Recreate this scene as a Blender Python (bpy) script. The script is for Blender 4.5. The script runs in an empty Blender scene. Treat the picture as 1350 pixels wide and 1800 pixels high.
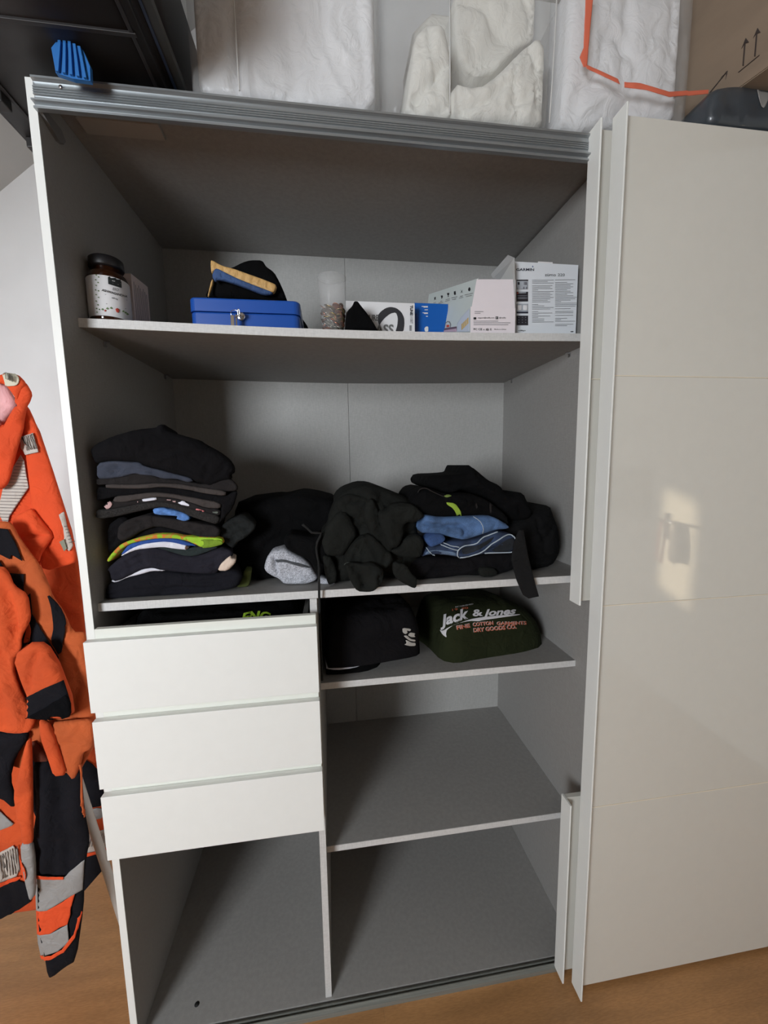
import bpy, bmesh, math, random
from mathutils import Vector, Matrix, noise
from mathutils.bvhtree import BVHTree
from mathutils.geometry import delaunay_2d_cdt

S = bpy.context.scene
COL = S.collection
random.seed(7)

# ------------------------------------------------------------------ camera
CP = Vector((0.4982, -0.8772, 1.4035)); YAW, PIT, ROL, FPX = 0.13734, -0.12076, -0.016485, 697.69
def _axes():
    cy, sy, cp, sp = math.cos(YAW), math.sin(YAW), math.cos(PIT), math.sin(PIT)
    f = Vector((sy*cp, cy*cp, sp)); r = Vector((cy, -sy, 0)); u = r.cross(f)
    c, s = math.cos(ROL), math.sin(ROL)
    return c*r + s*u, -s*r + c*u, f
RX, UX, FX = _axes()
cd = bpy.data.cameras.new('camera'); cam = bpy.data.objects.new('camera', cd); COL.objects.link(cam)
cd.sensor_fit = 'HORIZONTAL'; cd.sensor_width = 36; cd.lens = FPX/1350*36; cd.clip_start = .02
m = Matrix((RX, UX, -FX)).transposed().to_4x4(); m.translation = CP
cam.matrix_world = m
S.camera = cam

# ------------------------------------------------------------------ world, lights, exposure
w = bpy.data.worlds.new('world'); S.world = w; w.use_nodes = True
w.node_tree.nodes['Background'].inputs[0].default_value = (.75, .86, 1, 1)
w.node_tree.nodes['Background'].inputs[1].default_value = 1.0
def area(name, loc, target, sx, sy, power, col):
    l = bpy.data.lights.new(name, 'AREA'); l.shape = 'RECTANGLE'; l.size = sx; l.size_y = sy; l.energy = power; l.color = col
    o = bpy.data.objects.new(name, l); COL.objects.link(o); o.location = loc
    o.rotation_euler = (Vector(target)-Vector(loc)).to_track_quat('-Z', 'Y').to_euler()
    return o
area('window_daylight', (-1.25, -2.72, 1.55), (-1.25+.6, 0, 1.35), 0.95, 1.15, 95, (.90, .95, 1))
sl = bpy.data.lights.new('sun', 'SUN'); sl.energy = 14; sl.angle = math.radians(1.2); sl.color = (1, .80, .52)
so = bpy.data.objects.new('sun', sl); COL.objects.link(so)
so.rotation_euler = Vector((3.6, 1.62, -.55)).to_track_quat('-Z', 'Y').to_euler()
S.view_settings.view_transform = 'Standard'; S.view_settings.look = 'None'
S.view_settings.gamma = 1; S.view_settings.use_curve_mapping = False
S.view_settings.exposure = 0.0

# ------------------------------------------------------------------ helpers
def lin(c):
    o = []
    for v in c[:3]:
        v /= 255; o.append(v/12.92 if v <= .04045 else ((v+.055)/1.055)**2.4)
    return (*o, 1)
MATS = {}
def mat(name, col, rough=.6, kind='plain', metal=0, bump=None, spec=.5, alpha=1, trans=0, coat=0, sheen=0, scale=1, var=.15):
    if name in MATS: return MATS[name]
    M = bpy.data.materials.new(name); M.use_nodes = True; nt = M.node_tree; N = nt.nodes; L = nt.links
    b = N['Principled BSDF']; c = lin(col)
    b.inputs['Base Color'].default_value = c; b.inputs['Roughness'].default_value = rough
    b.inputs['Metallic'].default_value = metal; b.inputs['Specular IOR Level'].default_value = spec
    b.inputs['Alpha'].default_value = alpha; b.inputs['Transmission Weight'].default_value = trans
    b.inputs['Coat Weight'].default_value = coat; b.inputs['Sheen Weight'].default_value = sheen
    tc = N.new('ShaderNodeTexCoord')
    def nz(sc, vec=None, det=3, mapscale=None):
        n = N.new('ShaderNodeTexNoise'); n.inputs['Scale'].default_value = sc; n.inputs['Detail'].default_value = det
        mp = N.new('ShaderNodeMapping'); L.new(tc.outputs['Object'], mp.inputs[0])
        if mapscale: mp.inputs['Scale'].default_value = mapscale
        L.new(mp.outputs[0], n.inputs['Vector']); return n.outputs[0]
    def ramp(fac, c0, c1, p0=.35, p1=.65):
        r = N.new('ShaderNodeValToRGB'); r.color_ramp.elements[0].position = p0; r.color_ramp.elements[1].position = p1
        r.color_ramp.elements[0].color = c0; r.color_ramp.elements[1].color = c1; L.new(fac, r.inputs[0]); return r.outputs[0]
    def sc(k): return tuple(min(1, v*k) for v in c[:3]) + (1,)
    def bumpn(h, st, dist=.001):
        bn = N.new('ShaderNodeBump'); bn.inputs['Strength'].default_value = st; bn.inputs['Distance'].default_value = dist
        L.new(h, bn.inputs['Height']); L.new(bn.outputs[0], b.inputs['Normal'])
    def mix(a, bb, mode='MULTIPLY', f=1):
        x = N.new('ShaderNodeMix'); x.data_type = 'RGBA'; x.blend_type = mode; x.inputs[0].default_value = f
        L.new(a, x.inputs[6]); L.new(bb, x.inputs[7]); return x.outputs[2]
    if kind == 'linen':      # fine woven-look foil
        a = nz(1, det=4, mapscale=(90, 90, 700)); d = nz(1, det=4, mapscale=(700, 700, 60))
        ca = ramp(a, sc(1-var), sc(1+var)); k = ramp(d, (1-var,)*3+(1,), (1+var,)*3+(1,))
        L.new(mix(ca, k), b.inputs['Base Color'])
    elif kind == 'fabric':
        a = nz(14*scale); e = nz(900, det=1)
        L.new(ramp(a, sc(1-var), sc(1+var)), b.inputs['Base Color'])
        g = N.new('ShaderNodeTexNoise'); g.inputs['Scale'].default_value = 26; g.inputs['Detail'].default_value = 3; g.inputs['Distortion'].default_value = 1.4; L.new(tc.outputs['Object'], g.inputs['Vector'])
        ma = N.new('ShaderNodeMath'); ma.operation = 'MULTIPLY_ADD'; ma.inputs[1].default_value = .06; L.new(e, ma.inputs[0]); L.new(g.outputs[0], ma.inputs[2]); bumpn(ma.outputs[0], .55, .010)
        b.inputs['Sheen Weight'].default_value = sheen; b.inputs['Sheen Roughness'].default_value = .5
    elif kind == 'denim':
        a = nz(30, det=6); e = nz(1, det=2, mapscale=(900, 900, 300))
        L.new(mix(ramp(a, sc(.55), sc(1.5), .3, .7), ramp(e, (.8,.8,.8,1), (1.2,1.2,1.2,1))), b.inputs['Base Color']); bumpn(e, .4, .0005)
    elif kind == 'heather':
        a = nz(350, det=2); L.new(ramp(a, sc(.6), sc(1.25)), b.inputs['Base Color']); bumpn(a, .5, .001)
    elif kind == 'film':     # slightly uneven glossy / milky film
        a = nz(9, det=4); L.new(ramp(a, sc(.93), sc(1.03)), b.inputs['Base Color']); bumpn(a, .25, .004)
    elif kind == 'paint':
        a = nz(6, det=5); e = nz(260, det=3)
        L.new(ramp(a, sc(.97), sc(1.02)), b.inputs['Base Color']); bumpn(e, .15, .001)
    elif kind == 'wood':
        a = nz(1, det=6, mapscale=(4, 26, 3)); e = nz(1, det=3, mapscale=(2, 9, 2)); sp = nz(1, det=2, mapscale=(60, 400, 60))
        k = mix(ramp(a, sc(.84), sc(1.12), .3, .7), ramp(e, (.92,.91,.9,1), (1.05,1.05,1.05,1)))
        L.new(mix(k, ramp(sp, (.88,.86,.84,1), (1.05,1.05,1.05,1))), b.inputs['Base Color'])
    elif kind == 'brushed':
        a = nz(1, det=3, mapscale=(5, 600, 600)); L.new(ramp(a, sc(.85), sc(1.1)), b.inputs['Base Color'])
    elif kind == 'camo':     # printed tee hem: several hues
        a = nz(55, det=1)
        r = N.new('ShaderNodeValToRGB'); cr = r.color_ramp; cr.interpolation = 'CONSTANT'
        cr.elements[0].position = 0; cr.elements[0].color = lin((150, 185, 40)); cr.elements[1].position = .48; cr.elements[1].color = lin((205, 120, 50))
        x = cr.elements.new(.56); x.color = lin((170, 160, 50)); L.new(a, r.inputs[0]); L.new(r.outputs[0], b.inputs['Base Color'])
    elif kind == 'card':
        a = nz(5, det=4, mapscale=(1, 1, 3)); L.new(ramp(a, sc(.9), sc(1.08)), b.inputs['Base Color'])
    else:
        a = nz(40, det=2); L.new(ramp(a, sc(.992), sc(1.004)), b.inputs['Base Color'])
    MATS[name] = M; return M

def empty(name, loc=(0, 0, 0), parent=None):
    o = bpy.data.objects.new(name, None); COL.objects.link(o); o.location = loc; o.empty_display_size = .05
    if parent: o.parent = parent
    return o
def tag(o, label=None, cat=None, group=None, kind=None):
    if label: o['label'] = label
    if cat: o['category'] = cat
    if group: o['group'] = group
    if kind: o['kind'] = kind
    return o
def wloc(o):
    p = Vector((0, 0, 0))
    while o: p += o.location; o = o.parent
    return p
def link(name, me, m, parent=None, smooth=True):
    if m is not None:
        for mm in (m if isinstance(m, (list, tuple)) else [m]): me.materials.append(mm)
    if smooth: me.shade_smooth()
    o = bpy.data.objects.new(name, me); COL.objects.link(o)
    if parent is not None:
        o.parent = parent; o.location = -wloc(parent)     # geometry is given in world coordinates
    return o
def bmobj(name, bm, m, parent=None, smooth=False):
    me = bpy.data.meshes.new(name); bmesh.ops.recalc_face_normals(bm, faces=bm.faces[:]); bm.to_mesh(me); bm.free()
    o = link(name, me, m, parent, smooth); return o
def bm_box(bm, x0, x1, y0, y1, z0, z1):
    v = [bm.verts.new((x, y, z)) for x in (x0, x1) for y in (y0, y1) for z in (z0, z1)]
    for f in ((0,1,3,2), (4,6,7,5), (0,4,5,1), (2,3,7,6), (0,2,6,4), (1,5,7,3)): bm.faces.new([v[i] for i in f])
    return v
def box(name, x0, x1, y0, y1, z0, z1, m, parent=None, bev=.0008, seg=2, rot=None, piv=None):
    bm = bmesh.new(); bm_box(bm, x0, x1, y0, y1, z0, z1)
    if bev: bmesh.ops.bevel(bm, geom=bm.edges[:], offset=bev, segments=seg, affect='EDGES', profile=.5)
    if rot is not None:
        c = Vector(piv or ((x0+x1)/2, (y0+y1)/2, z0)); bmesh.ops.transform(bm, matrix=Matrix.Translation(c) @ rot @ Matrix.Translation(-c), verts=bm.verts[:])
    return bmobj(name, bm, m, parent, bev > .002)
def poly_prism(name, pts, ext, m, parent=None, smooth=False):
    """pts: 3-D polygon, ext: extrusion vector"""
    bm = bmesh.new(); a = [bm.verts.new(p) for p in pts]; b = [bm.verts.new(Vector(p)+Vector(ext)) for p in pts]
    bm.faces.new(a); bm.faces.new(b[::-1]); n = len(a)
    for i in range(n): bm.faces.new((a[i], a[(i+1) % n], b[(i+1) % n], b[i]))
    return bmobj(name, bm, m, parent, smooth)
def profile_x(name, prof, x0, x1, m, parent=None):
    """prof: (y,z) polygon swept along x"""
    return poly_prism(name, [(x0, y, z) for y, z in prof], (x1-x0, 0, 0), m, parent)
def tube(name, pts, r, m, parent=None, n=8, closed=False, taper=None):
    bm = bmesh.new(); pts = [Vector(p) for p in pts]; rings = []; k = len(pts)
    prev = None
    for i, p in enumerate(pts):
        t = ((pts[(i+1) % k] - pts[i-1]) if closed else (pts[min(i+1, k-1)] - pts[max(i-1, 0)])).normalized()
        if prev is None: a = t.orthogonal().normalized()
        else: a = (prev - t*prev.dot(t)).normalized()
        prev = a; b = t.cross(a); rr = r if not taper else taper[i]
        rings.append([bm.verts.new(p + rr*(math.cos(2*math.pi*j/n)*a + math.sin(2*math.pi*j/n)*b)) for j in range(n)])
    for i in range(k if closed else k-1):
        A, B = rings[i], rings[(i+1) % k]
        for j in range(n): bm.faces.new((A[j], A[(j+1) % n], B[(j+1) % n], B[j]))
    if not closed: bm.faces.new(rings[0][::-1]); bm.faces.new(rings[-1])
    return bmobj(name, bm, m, parent, True)
def lathe(name, prof, c, m, parent=None, n=40, closed=False):
    """prof: (radius,z) list, bottom to top"""
    bm = bmesh.new(); rings = []
    for r, z in prof:
        if r < 1e-6: rings.append([bm.verts.new((c[0], c[1], c[2]+z))])
        else: rings.append([bm.verts.new((c[0]+r*math.cos(2*math.pi*i/n), c[1]+r*math.sin(2*math.pi*i/n), c[2]+z)) for i in range(n)])
    for A, B in zip(rings, rings[1:]):
        for i in range(n):
            j = (i+1) % n
            if len(A) == 1 and len(B) == 1: continue
            if len(A) == 1: bm.faces.new((A[0], B[j], B[i]))
            elif len(B) == 1: bm.faces.new((A[i], A[j], B[0]))
            else: bm.faces.new((A[i], A[j], B[j], B[i]))
    return bmobj(name, bm, m, parent, True)

# positions measured from the photograph: a point of the picture put at its distance in the room
def ray(px, py): return (FX + (px-675)/FPX*RX - (py-900)/FPX*UX)
def at(px, py, y): d = ray(px, py); return CP + d*((y-CP.y)/d.y)
def atz(px, py, z): d = ray(px, py); return CP + d*((z-CP.z)/d.z)
def crop(ox, oy, s, pts): return [(ox+u/s, oy+v/s) for u, v in pts]

# ---- cloth: an outline filled with triangles, rounded over and creased, with real depth
def resample(P, h, closed=True):
    out = []; n = len(P)
    for i in range(n if closed else n-1):
        a, b = Vector(P[i]), Vector(P[(i+1) % n]); k = max(1, int((b-a).length/h + .5))
        for j in range(k): out.append(a.lerp(b, j/k))
    if not closed: out.append(Vector(P[-1]))
    return out
def smooth_poly(P, it=2):
    P = [Vector(p) for p in P]
    for _ in range(it):
        Q = []
        for i in range(len(P)):
            a, b = P[i], P[(i+1) % len(P)]; Q += [a.lerp(b, .2), a.lerp(b, .8)]
        P = Q
    return P
def inside(p, P):
    c = False; n = len(P); j = n-1
    for i in range(n):
        if (P[i][1] > p[1]) != (P[j][1] > p[1]) and p[0] < (P[j][0]-P[i][0])*(p[1]-P[i][1])/(P[j][1]-P[i][1]) + P[i][0]: c = not c
        j = i
    return c
def dseg(p, a, b):
    ab = b-a; l = ab.length_squared; t = 0 if l == 0 else max(0, min(1, (p-a).dot(ab)/l)); return (p-a-ab*t).length
def fill(P, h):
    B = resample(P, h); nb = len(B); pts = list(B)
    xs = [p[0] for p in P]; ys = [p[1] for p in P]; rnd = random.Random(3)
    for i in range(nb):      # an even inner ring keeps the rounded rim clean
        t = B[(i+1) % nb]-B[i-1]
        if t.length < 1e-9: continue
        t.normalize()
        for sg in (1, -1):
            q = B[i] + sg*Vector((-t.y, t.x))*.42*h
            if inside(q, P) and min((q-b).length_squared for b in B) > (.36*h)**2 and all((q-c).length_squared > (.3*h)**2 for c in pts[nb:]): pts.append(q); break
    ring = len(pts)
    y = min(ys); row = 0
    while y < max(ys):
        x = min(xs) + (h/2 if row % 2 else 0)
        while x < max(xs):
            q = Vector((x+rnd.uniform(-.1, .1)*h, y+rnd.uniform(-.1, .1)*h))
            if inside(q, P):
                if min((q-b).length_squared for b in B) > (.95*h)**2: pts.append(q)
            x += h
        y += h*.87; row += 1
    r = delaunay_2d_cdt([Vector((p[0], p[1])) for p in pts], [(i, (i+1) % nb) for i in range(nb)], [], 1, 1e-7)
    return [Vector(v) for v in r[0]], [tuple(f) for f in r[2]]
def wrinkle(u, v, seed, fx, fz):
    q = Vector((u*fx+seed*7.3, v*fz, seed*3.1)); q = q + .55*noise.noise_vector(q*.6)
    n1 = noise.noise(q); n2 = noise.noise(q*1.9+Vector((5, 3, 1))); n3 = noise.noise(q*3.7+Vector((2, 9, 4)))
    valley = -max(0, 1-abs(n1)/.13) - .45*max(0, 1-abs(n2)/.16)      # narrow creases between soft swells
    return .55*noise.noise(q*.5+Vector((9, 1, 2))) + .45*abs(n1)*2 + .8*valley + .22*n3
def cloth(name, P, plane, m, parent=None, r=.02, front=None, depth=.05, amp=.006, f=(14, 14), seed=1, h=.009, creases=(), drop=0, floor=None, tilt=0, it=1, layers=0, taper=0, axis='y', top=None):
    """P: world (u,v) outline; axis 'y': u=x v=z, thickness goes from y=plane backwards; axis 'z': u=x v=y, lies on z=plane and rises by depth.
    creases: (polyline in (u,v), width, height)"""
    P = smooth_poly(P, it) if it else [Vector(p) for p in P]
    creases = [([Vector(q) for q in L_], a_, b_) for L_, a_, b_ in creases]
    V, F = fill(P, h); B = [Vector(p) for p in P]; n = len(B); zmin = min(p[1] for p in P); zmax = max(p[1] for p in P); umin = min(p[0] for p in P)
    fr, bk = [], []
    for q in V:
        d = min(dseg(q, B[i], B[(i+1) % n]) for i in range(n))
        t = min(1, d/r); prof = max(0, 1-(1-t)**2.7)**(1/2.4); s = min(1, d/(r*.8)); s = s*s*(3-2*s)
        disp = s*amp*wrinkle(q[0], q[1], seed, *f)
        for L_, wd, hh in creases:
            dd = min(dseg(q, L_[i], L_[i+1]) for i in range(len(L_)-1)); disp += s*hh*math.exp(-(dd/wd)**2)
        if layers:
            zz_ = sorted(P[i][1]+(P[(i+1) % n][1]-P[i][1])*(q[0]-P[i][0])/(P[(i+1) % n][0]-P[i][0]) for i in range(n) if (P[i][0] > q[0]) != (P[(i+1) % n][0] > q[0]))
            if len(zz_) >= 2:
                H_ = zz_[-1]-zz_[0]; wob = .5*noise.noise(Vector((q[0]*9, seed, 0)))
                for k_ in range(1, layers):
                    fz = zz_[0] + H_*(k_+wob*.5)/layers; disp -= s*.0045*math.exp(-((q[1]-fz)/.0032)**2)
        R_ = front if front is not None else r*.8
        if axis == 'y':
            yf = plane + R_*(1-prof) - disp + tilt*(zmax-q[1]) ; yb = plane + max(depth, R_*2) - R_*(1-prof) + tilt*(zmax-q[1])
            zb = zmin + (q[1]-zmin)*(1-drop)
            z = q[1]
            if floor is not None: z = max(z, floor); zb = max(zb, floor)
            fr.append(Vector((q[0], yf, z))); bk.append(Vector((umin+(q[0]-umin)*(1-taper), yb, zb)))
        else:
            hh2 = depth + tilt*(q[1]-zmin)
            if top: hh2 = top(q[0], q[1])
            fr.append(Vector((q[0], q[1], plane + hh2*prof + disp))); bk.append(Vector((q[0], q[1], plane)))
    me = bpy.data.meshes.new(name); N_ = len(V)
    edge = {}
    for f3 in F:
        for i in range(3):
            a, b = f3[i], f3[(i+1) % 3]; edge[(a, b)] = 1
    rim = [(a, b) for (a, b) in edge if (b, a) not in edge]
    faces = [tuple(f3) for f3 in F] + [tuple(i+N_ for i in f3[::-1]) for f3 in F] + [(b, a, a+N_, b+N_) for a, b in rim]
    me.from_pydata([tuple(v) for v in fr+bk], [], faces); me.validate(); me.update()
    bm = bmesh.new(); bm.from_mesh(me); bmesh.ops.recalc_face_normals(bm, faces=bm.faces[:]); bm.to_mesh(me); bm.free()
    o = link(name, me, m, parent, True)
    o['_t'] = 1
    return o
def pcloth(name, px, y, m, parent=None, creases=(), floor=None, clampx=None, zmax=9, **k):
    P = [at(a, b, y) for a, b in px]
    if clampx: P = [Vector((min(max(p.x, clampx[0]), clampx[1]), p.y, min(p.z, zmax))) for p in P]
    P = [(p.x, max(p.z, floor) if floor is not None else p.z) for p in P]
    cr = [([Vector((at(a, b, y).x, at(a, b, y).z)) for a, b in L_], wd, hh) for L_, wd, hh in creases]
    return cloth(name, P, y, m, parent, creases=cr, floor=floor, **k)

BV = {}
def bvh(o):
    if o.name not in BV:
        off = wloc(o); me = o.data
        BV[o.name] = BVHTree.FromPolygons([v.co+off for v in me.vertices], [tuple(p.vertices) for p in me.polygons])
    return BV[o.name]
def land(bases, px, py, off, y=None):
    d = ray(px, py).normalized(); best = None
    for o in bases:
        h = bvh(o).ray_cast(CP, d)
        if h[0] is not None and (best is None or h[3] < best[3]): best = h
    if best is None: return at(px, py, y) if y is not None else None
    nrm = best[1]
    if nrm.dot(d) > 0: nrm = -nrm
    nrm = nrm + d*0
    return best[0] + nrm*off - d*off*.5
def patch(name, bases, px, m, parent=None, off=.0012, h=5, it=1, y=None, thick=.0012):
    """a piece of cloth or print lying on the surface of the given base meshes"""
    bases = bases if isinstance(bases, (list, tuple)) else [bases]
    P = smooth_poly(px, it) if it else [Vector(p) for p in px]
    V, F = fill(P, h); pos = [land(bases, q[0], q[1], off, y) for q in V]
    ok = [i for i, p in enumerate(pos) if p is not None]
    if not ok: return None
    mp = {i: k for k, i in enumerate(ok)}; F = [f3 for f3 in F if all(i in mp for i in f3)]
    if not F: return None
    top = [pos[i] for i in ok]; N_ = len(top); bot = [p + (p-CP).normalized()*thick for p in top]
    edge = {}
    for f3 in F:
        for i in range(3): edge[(f3[i], f3[(i+1) % 3])] = 1
    rim = [(a, b) for (a, b) in edge if (b, a) not in edge]
    faces = [tuple(mp[i] for i in f3) for f3 in F] + [tuple(mp[i]+N_ for i in f3[::-1]) for f3 in F] + [(mp[b], mp[a], mp[a]+N_, mp[b]+N_) for a, b in rim]
    me = bpy.data.meshes.new(name); me.from_pydata([tuple(v) for v in top+bot], [], faces); me.validate(); me.update()
    return link(name, me, m, parent or bases[0], True)
def text_mesh(s, shear=0, bold=0):
    cu = bpy.data.curves.new('t', 'FONT'); cu.body = s; cu.size = 1; cu.shear = shear; cu.offset = bold; cu.resolution_u = 3
    o = bpy.data.objects.new('t', cu); COL.objects.link(o)
    dg = bpy.context.evaluated_depsgraph_get(); me = bpy.data.meshes.new_from_object(o.evaluated_get(dg)); bpy.data.objects.remove(o); return me
def lettering(bases, s, px, py, size, m, parent=None, ang=0, sx=1, shear=0, bold=.01, off=.0008, vert=None, curve=0, width=None, sub=0):
    """text printed on a surface; (px,py) is the start of its base line as seen in the picture"""
    bases = bases if isinstance(bases, (list, tuple)) else [bases]
    me = text_mesh(s, shear, bold); a = math.radians(ang)
    bm = bmesh.new(); bm.from_mesh(me)
    bmesh.ops.triangulate(bm, faces=bm.faces[:])
    W_ = max(v.co.x for v in bm.verts)
    if width: sx = width/(W_*size)
    for _ in range(sub): bmesh.ops.subdivide_edges(bm, edges=[e for e in bm.edges if e.calc_length() > .25], cuts=1); bmesh.ops.triangulate(bm, faces=bm.faces[:])
    for v in bm.verts:
        u, q = v.co.x*size*sx, v.co.y*size
        q += curve*((u/(W_*size*sx)-.5)**2*4-1)*-1
        X = px + u*math.cos(a) + q*math.sin(a); Y = py + u*math.sin(a) - q*math.cos(a)
        p = land(bases, X, Y, off); v.co = p if p is not None else at(X, Y, bases[0].data.vertices[0].co.y+wloc(bases[0]).y)
    bm.to_mesh(me); bm.free(); me.name = 'lettering'; me.materials.clear()
    return link('lettering', me, m, parent or bases[0], False)
def bars(base, lines, m, parent=None, hgt=1.0, off=.0007, name='fine_print'):
    """rows of print too small to read: (x0,x1,y at x0,y at x1)"""
    bm = bmesh.new()
    for x0, x1, y0, y1 in lines:
        q = [(x0, y0), (x1, y1), (x1, y1+hgt), (x0, y0+hgt)]
        v = [land([base], a, b, off) for a, b in q]
        if all(p is not None for p in v): bm.faces.new([bm.verts.new(p) for p in v])
    return bmobj(name, bm, m, parent or base)

# ------------------------------------------------------------------ materials
m_wall = mat('white_wall_paint', (226, 226, 226), .9, 'paint')
m_ceil = mat('slope_paint', (205, 206, 204), .9, 'paint')
m_far = mat('bounce_damping_paint', (172, 166, 158), .9, 'paint')  # unseen walls and ceiling made darker to cut bounced light
m_floor = mat('beech_laminate', (176, 130, 84), .45, 'wood')
m_lin = mat('grey_linen_foil', (150, 148, 145), .6, 'linen', var=.05)
m_back = mat('back_linen_foil', (172, 171, 168), .65, 'linen', var=.06)
m_edge = mat('pale_edge_band', (205, 204, 202), .5, 'linen', var=.06)
m_white = mat('white_lacquer', (236, 237, 233), .42, 'plain')
m_gloss = mat('glossy_white_panel', (218, 215, 206), .04, 'plain', spec=.65)
m_groove = mat('pale_joint_strip', (235, 225, 205), .3)
m_alu = mat('brushed_aluminium', (172, 176, 178), .38, 'brushed', metal=.75)
m_trk = mat('dull_grey_track', (140, 142, 136), .45, 'brushed', metal=.35)
m_plas = mat('grey_plastic', (120, 120, 120), .5)
m_dark = mat('dark_gap', (25, 25, 25), .8)
m_chrome = mat('chrome', (225, 225, 228), .15, metal=1)
# ------------------------------------------------------------------ room
W, D, T, H = 1.151, .5576, .0155, 2.10
YB, YF, XL, XR, ZC = .62, -2.8, -2.4, 2.45, 3.0
def struct(name, *a, **k): o = box(name, *a, bev=0, **k); o['kind'] = 'structure'; return o
fl = struct('floor', XL, XR, YF, YB, -.05, -.009, mat('screed', (120, 110, 95), .9))
def plank(x0, x1, y0, y1): return box('plank', x0+.00012, x1-.00012, y0+.00012, y1-.00012, -.009, 0, m_floor, fl, bev=0)
y = YF; row = 0
while y < YB-.01:
    x = XL - (row % 3)*.43; y1 = min(y+.19, YB)
    while x < XR:
        a, b = max(x, XL), min(x+1.285, XR)
        if b-a > .02: plank(a, b, y, y1)
        x += 1.285
    y = y1; row += 1
struct('wall_back', XL, XR, YB, YB+.1, 0, ZC, m_wall)
struct('wall_right', XR, XR+.1, YF, YB, 0, ZC, m_wall)
struct('wall_left', XL-.1, XL, YF, YB, 0, ZC, m_far)
struct('ceiling', XL, XR, YF, YB, ZC, ZC+.1, m_far)
# front wall with window opening (behind the photographer)
wx0, wx1, wz0, wz1 = -2.05, -.45, 1.15, 2.2
bm = bmesh.new()
for b_ in ((XL, wx0, 0, ZC), (wx1, XR, 0, ZC), (wx0, wx1, 0, wz0), (wx0, wx1, wz1, ZC)): bm_box(bm, b_[0], b_[1], YF-.2, YF, b_[2], b_[3])
o = bmobj('wall_front', bm, m_far); o['kind'] = 'structure'
win = tag(empty('window_1', ((wx0+wx1)/2, YF-.1, wz0)), kind='structure')
bm = bmesh.new(); 
for a in ((wx0, wx0+.06, wz0, wz1), (wx1-.06, wx1, wz0, wz1), (wx0, wx1, wz0, wz0+.06), (wx0, wx1, wz1-.06, wz1)): bm_box(bm, a[0], a[1], YF-.13, YF-.07, a[2], a[3])
bmobj('window_frame', bm, m_white, win)
for x0, x1 in ((wx0+.06, wx0+.50), (wx0+.97, wx1-.06)):   # curtains added to trim the low sun to a small patch
    P = [(x0+i*(x1-x0)/24, YF-.04+.015*math.sin(i*1.9)) for i in range(25)]
    poly_prism('added_sun_curtain', [(a, b, wz0+.02) for a, b in P]+[(a, b-.004, wz0+.02) for a, b in P[::-1]], (0, 0, wz1-wz0-.04), mat('sun_screen_cloth', (225, 222, 215), .9), win)
box('added_sun_blind', wx0+.02, wx1-.02, YF-.062, YF-.056, 1.78, wz1-.02, mat('sun_screen_cloth', (225, 222, 215), .9), win)  # unseen blind added to cut off the top of the sun patch
# roof slope over the left back corner
poly_prism('ceiling_slope', [(-2.07, -1.0, .92), (.42, -1.0, 3.03), (.42, YB, 3.03), (-2.07, YB, .92)], (-.06, 0, .07), m_ceil)['kind'] = 'structure'

# ------------------------------------------------------------------ wardrobe
WD = tag(empty('wardrobe', (.57, .28, 0)), 'tall grey linen-look wardrobe with white front edges and sliding doors pushed to the right', 'wardrobe')
XE = 2.36
def sidepanel(x0, x1, edge_white, name='side_panel'):
    p = box(name, x0, x1, 0.0012, D+.012, .0, H, m_lin, WD)
    e = box('edge_band', x0, x1, -.0008, .0011, .0, H, m_white if edge_white else m_edge, p, bev=.0003)
    return p
lp = sidepanel(-T, 0, True)
box('outer_face', -T-.001, -T-.0001, .0012, D+.012, 0, H, m_white, lp, bev=0)
mp_ = box('partition', W, W+.0155, .0062, D+.002, .0, H-.012, m_lin, WD); box('edge_band', W, W+.0155, .004, .0061, 0, H-.012, m_edge, mp_, bev=.0003)
sidepanel(XE, XE+T, True)
box('top_panel', 0, XE, -.0015, D, 2.094, 2.102, m_lin, WD)
box('bottom_panel', 0, W, .012, D, .004, .017, m_lin, WD); box('bottom_panel', W+.0155, XE, .012, D, .004, .017, m_lin, WD)
for x0, x1 in ((0, .5755), (.5765, W+.01), (W+.01, XE)): box('back_panel', x0, x1, D, D+.004, .0, 2.1, m_back, WD, bev=.0003)
dv = box('divider', .4465, .4625, .02, D, .017, 1.0985, m_lin, WD); box('edge_band', .4465, .4625, .018, .0199, .017, 1.0985, m_edge, dv, bev=.0003)
def shelf(x0, x1, yf, zt, th, sag=0):
    bm = bmesh.new(); n = 24
    def ring(y, z0, z1): return [[bm.verts.new((x0+(x1-x0)*i/n, y, z-sag*math.sin(math.pi*i/n)**1.2)) for i in range(n+1)] for z in (z0, z1)]
    a, b = ring(yf+.002, zt-th, zt), ring(D, zt-th, zt)
    for i in range(n):
        for q in ((a[0], a[1]), (b[1], b[0]), (a[1], b[1]), (b[0], a[0])): bm.faces.new((q[0][i], q[0][i+1], q[1][i+1], q[1][i]))
    for i in (0, n): bm.faces.new((a[0][i], a[1][i], b[1][i], b[0][i]))
    s = bmobj('shelf', bm, m_lin, WD); bm = bmesh.new()
    A = [[bm.verts.new((x0+(x1-x0)*i/n, y, z-sag*math.sin(math.pi*i/n)**1.2)) for i in range(n+1)] for y, z in ((yf, zt-th+.0008), (yf+.0006, zt), (yf+.0019, zt), (yf+.0019, zt-th), (yf+.0006, zt-th))]
    for k in range(5):
        p, q = A[k], A[(k+1) % 5]
        for i in range(n): bm.faces.new((p[i], p[i+1], q[i+1], q[i]))
    bmobj('edge_band', bm, m_edge, s); return s
Z1, Z2, Z3, Z4, Z5 = 1.711, 1.1165, .861, .4145, .017
SAG = .008
def zs(*xs): return max(z1(x) for x in xs) + .0003
def z1(x): return Z1 - SAG*math.sin(math.pi*max(0, min(1, x/W)))**1.2
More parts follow.
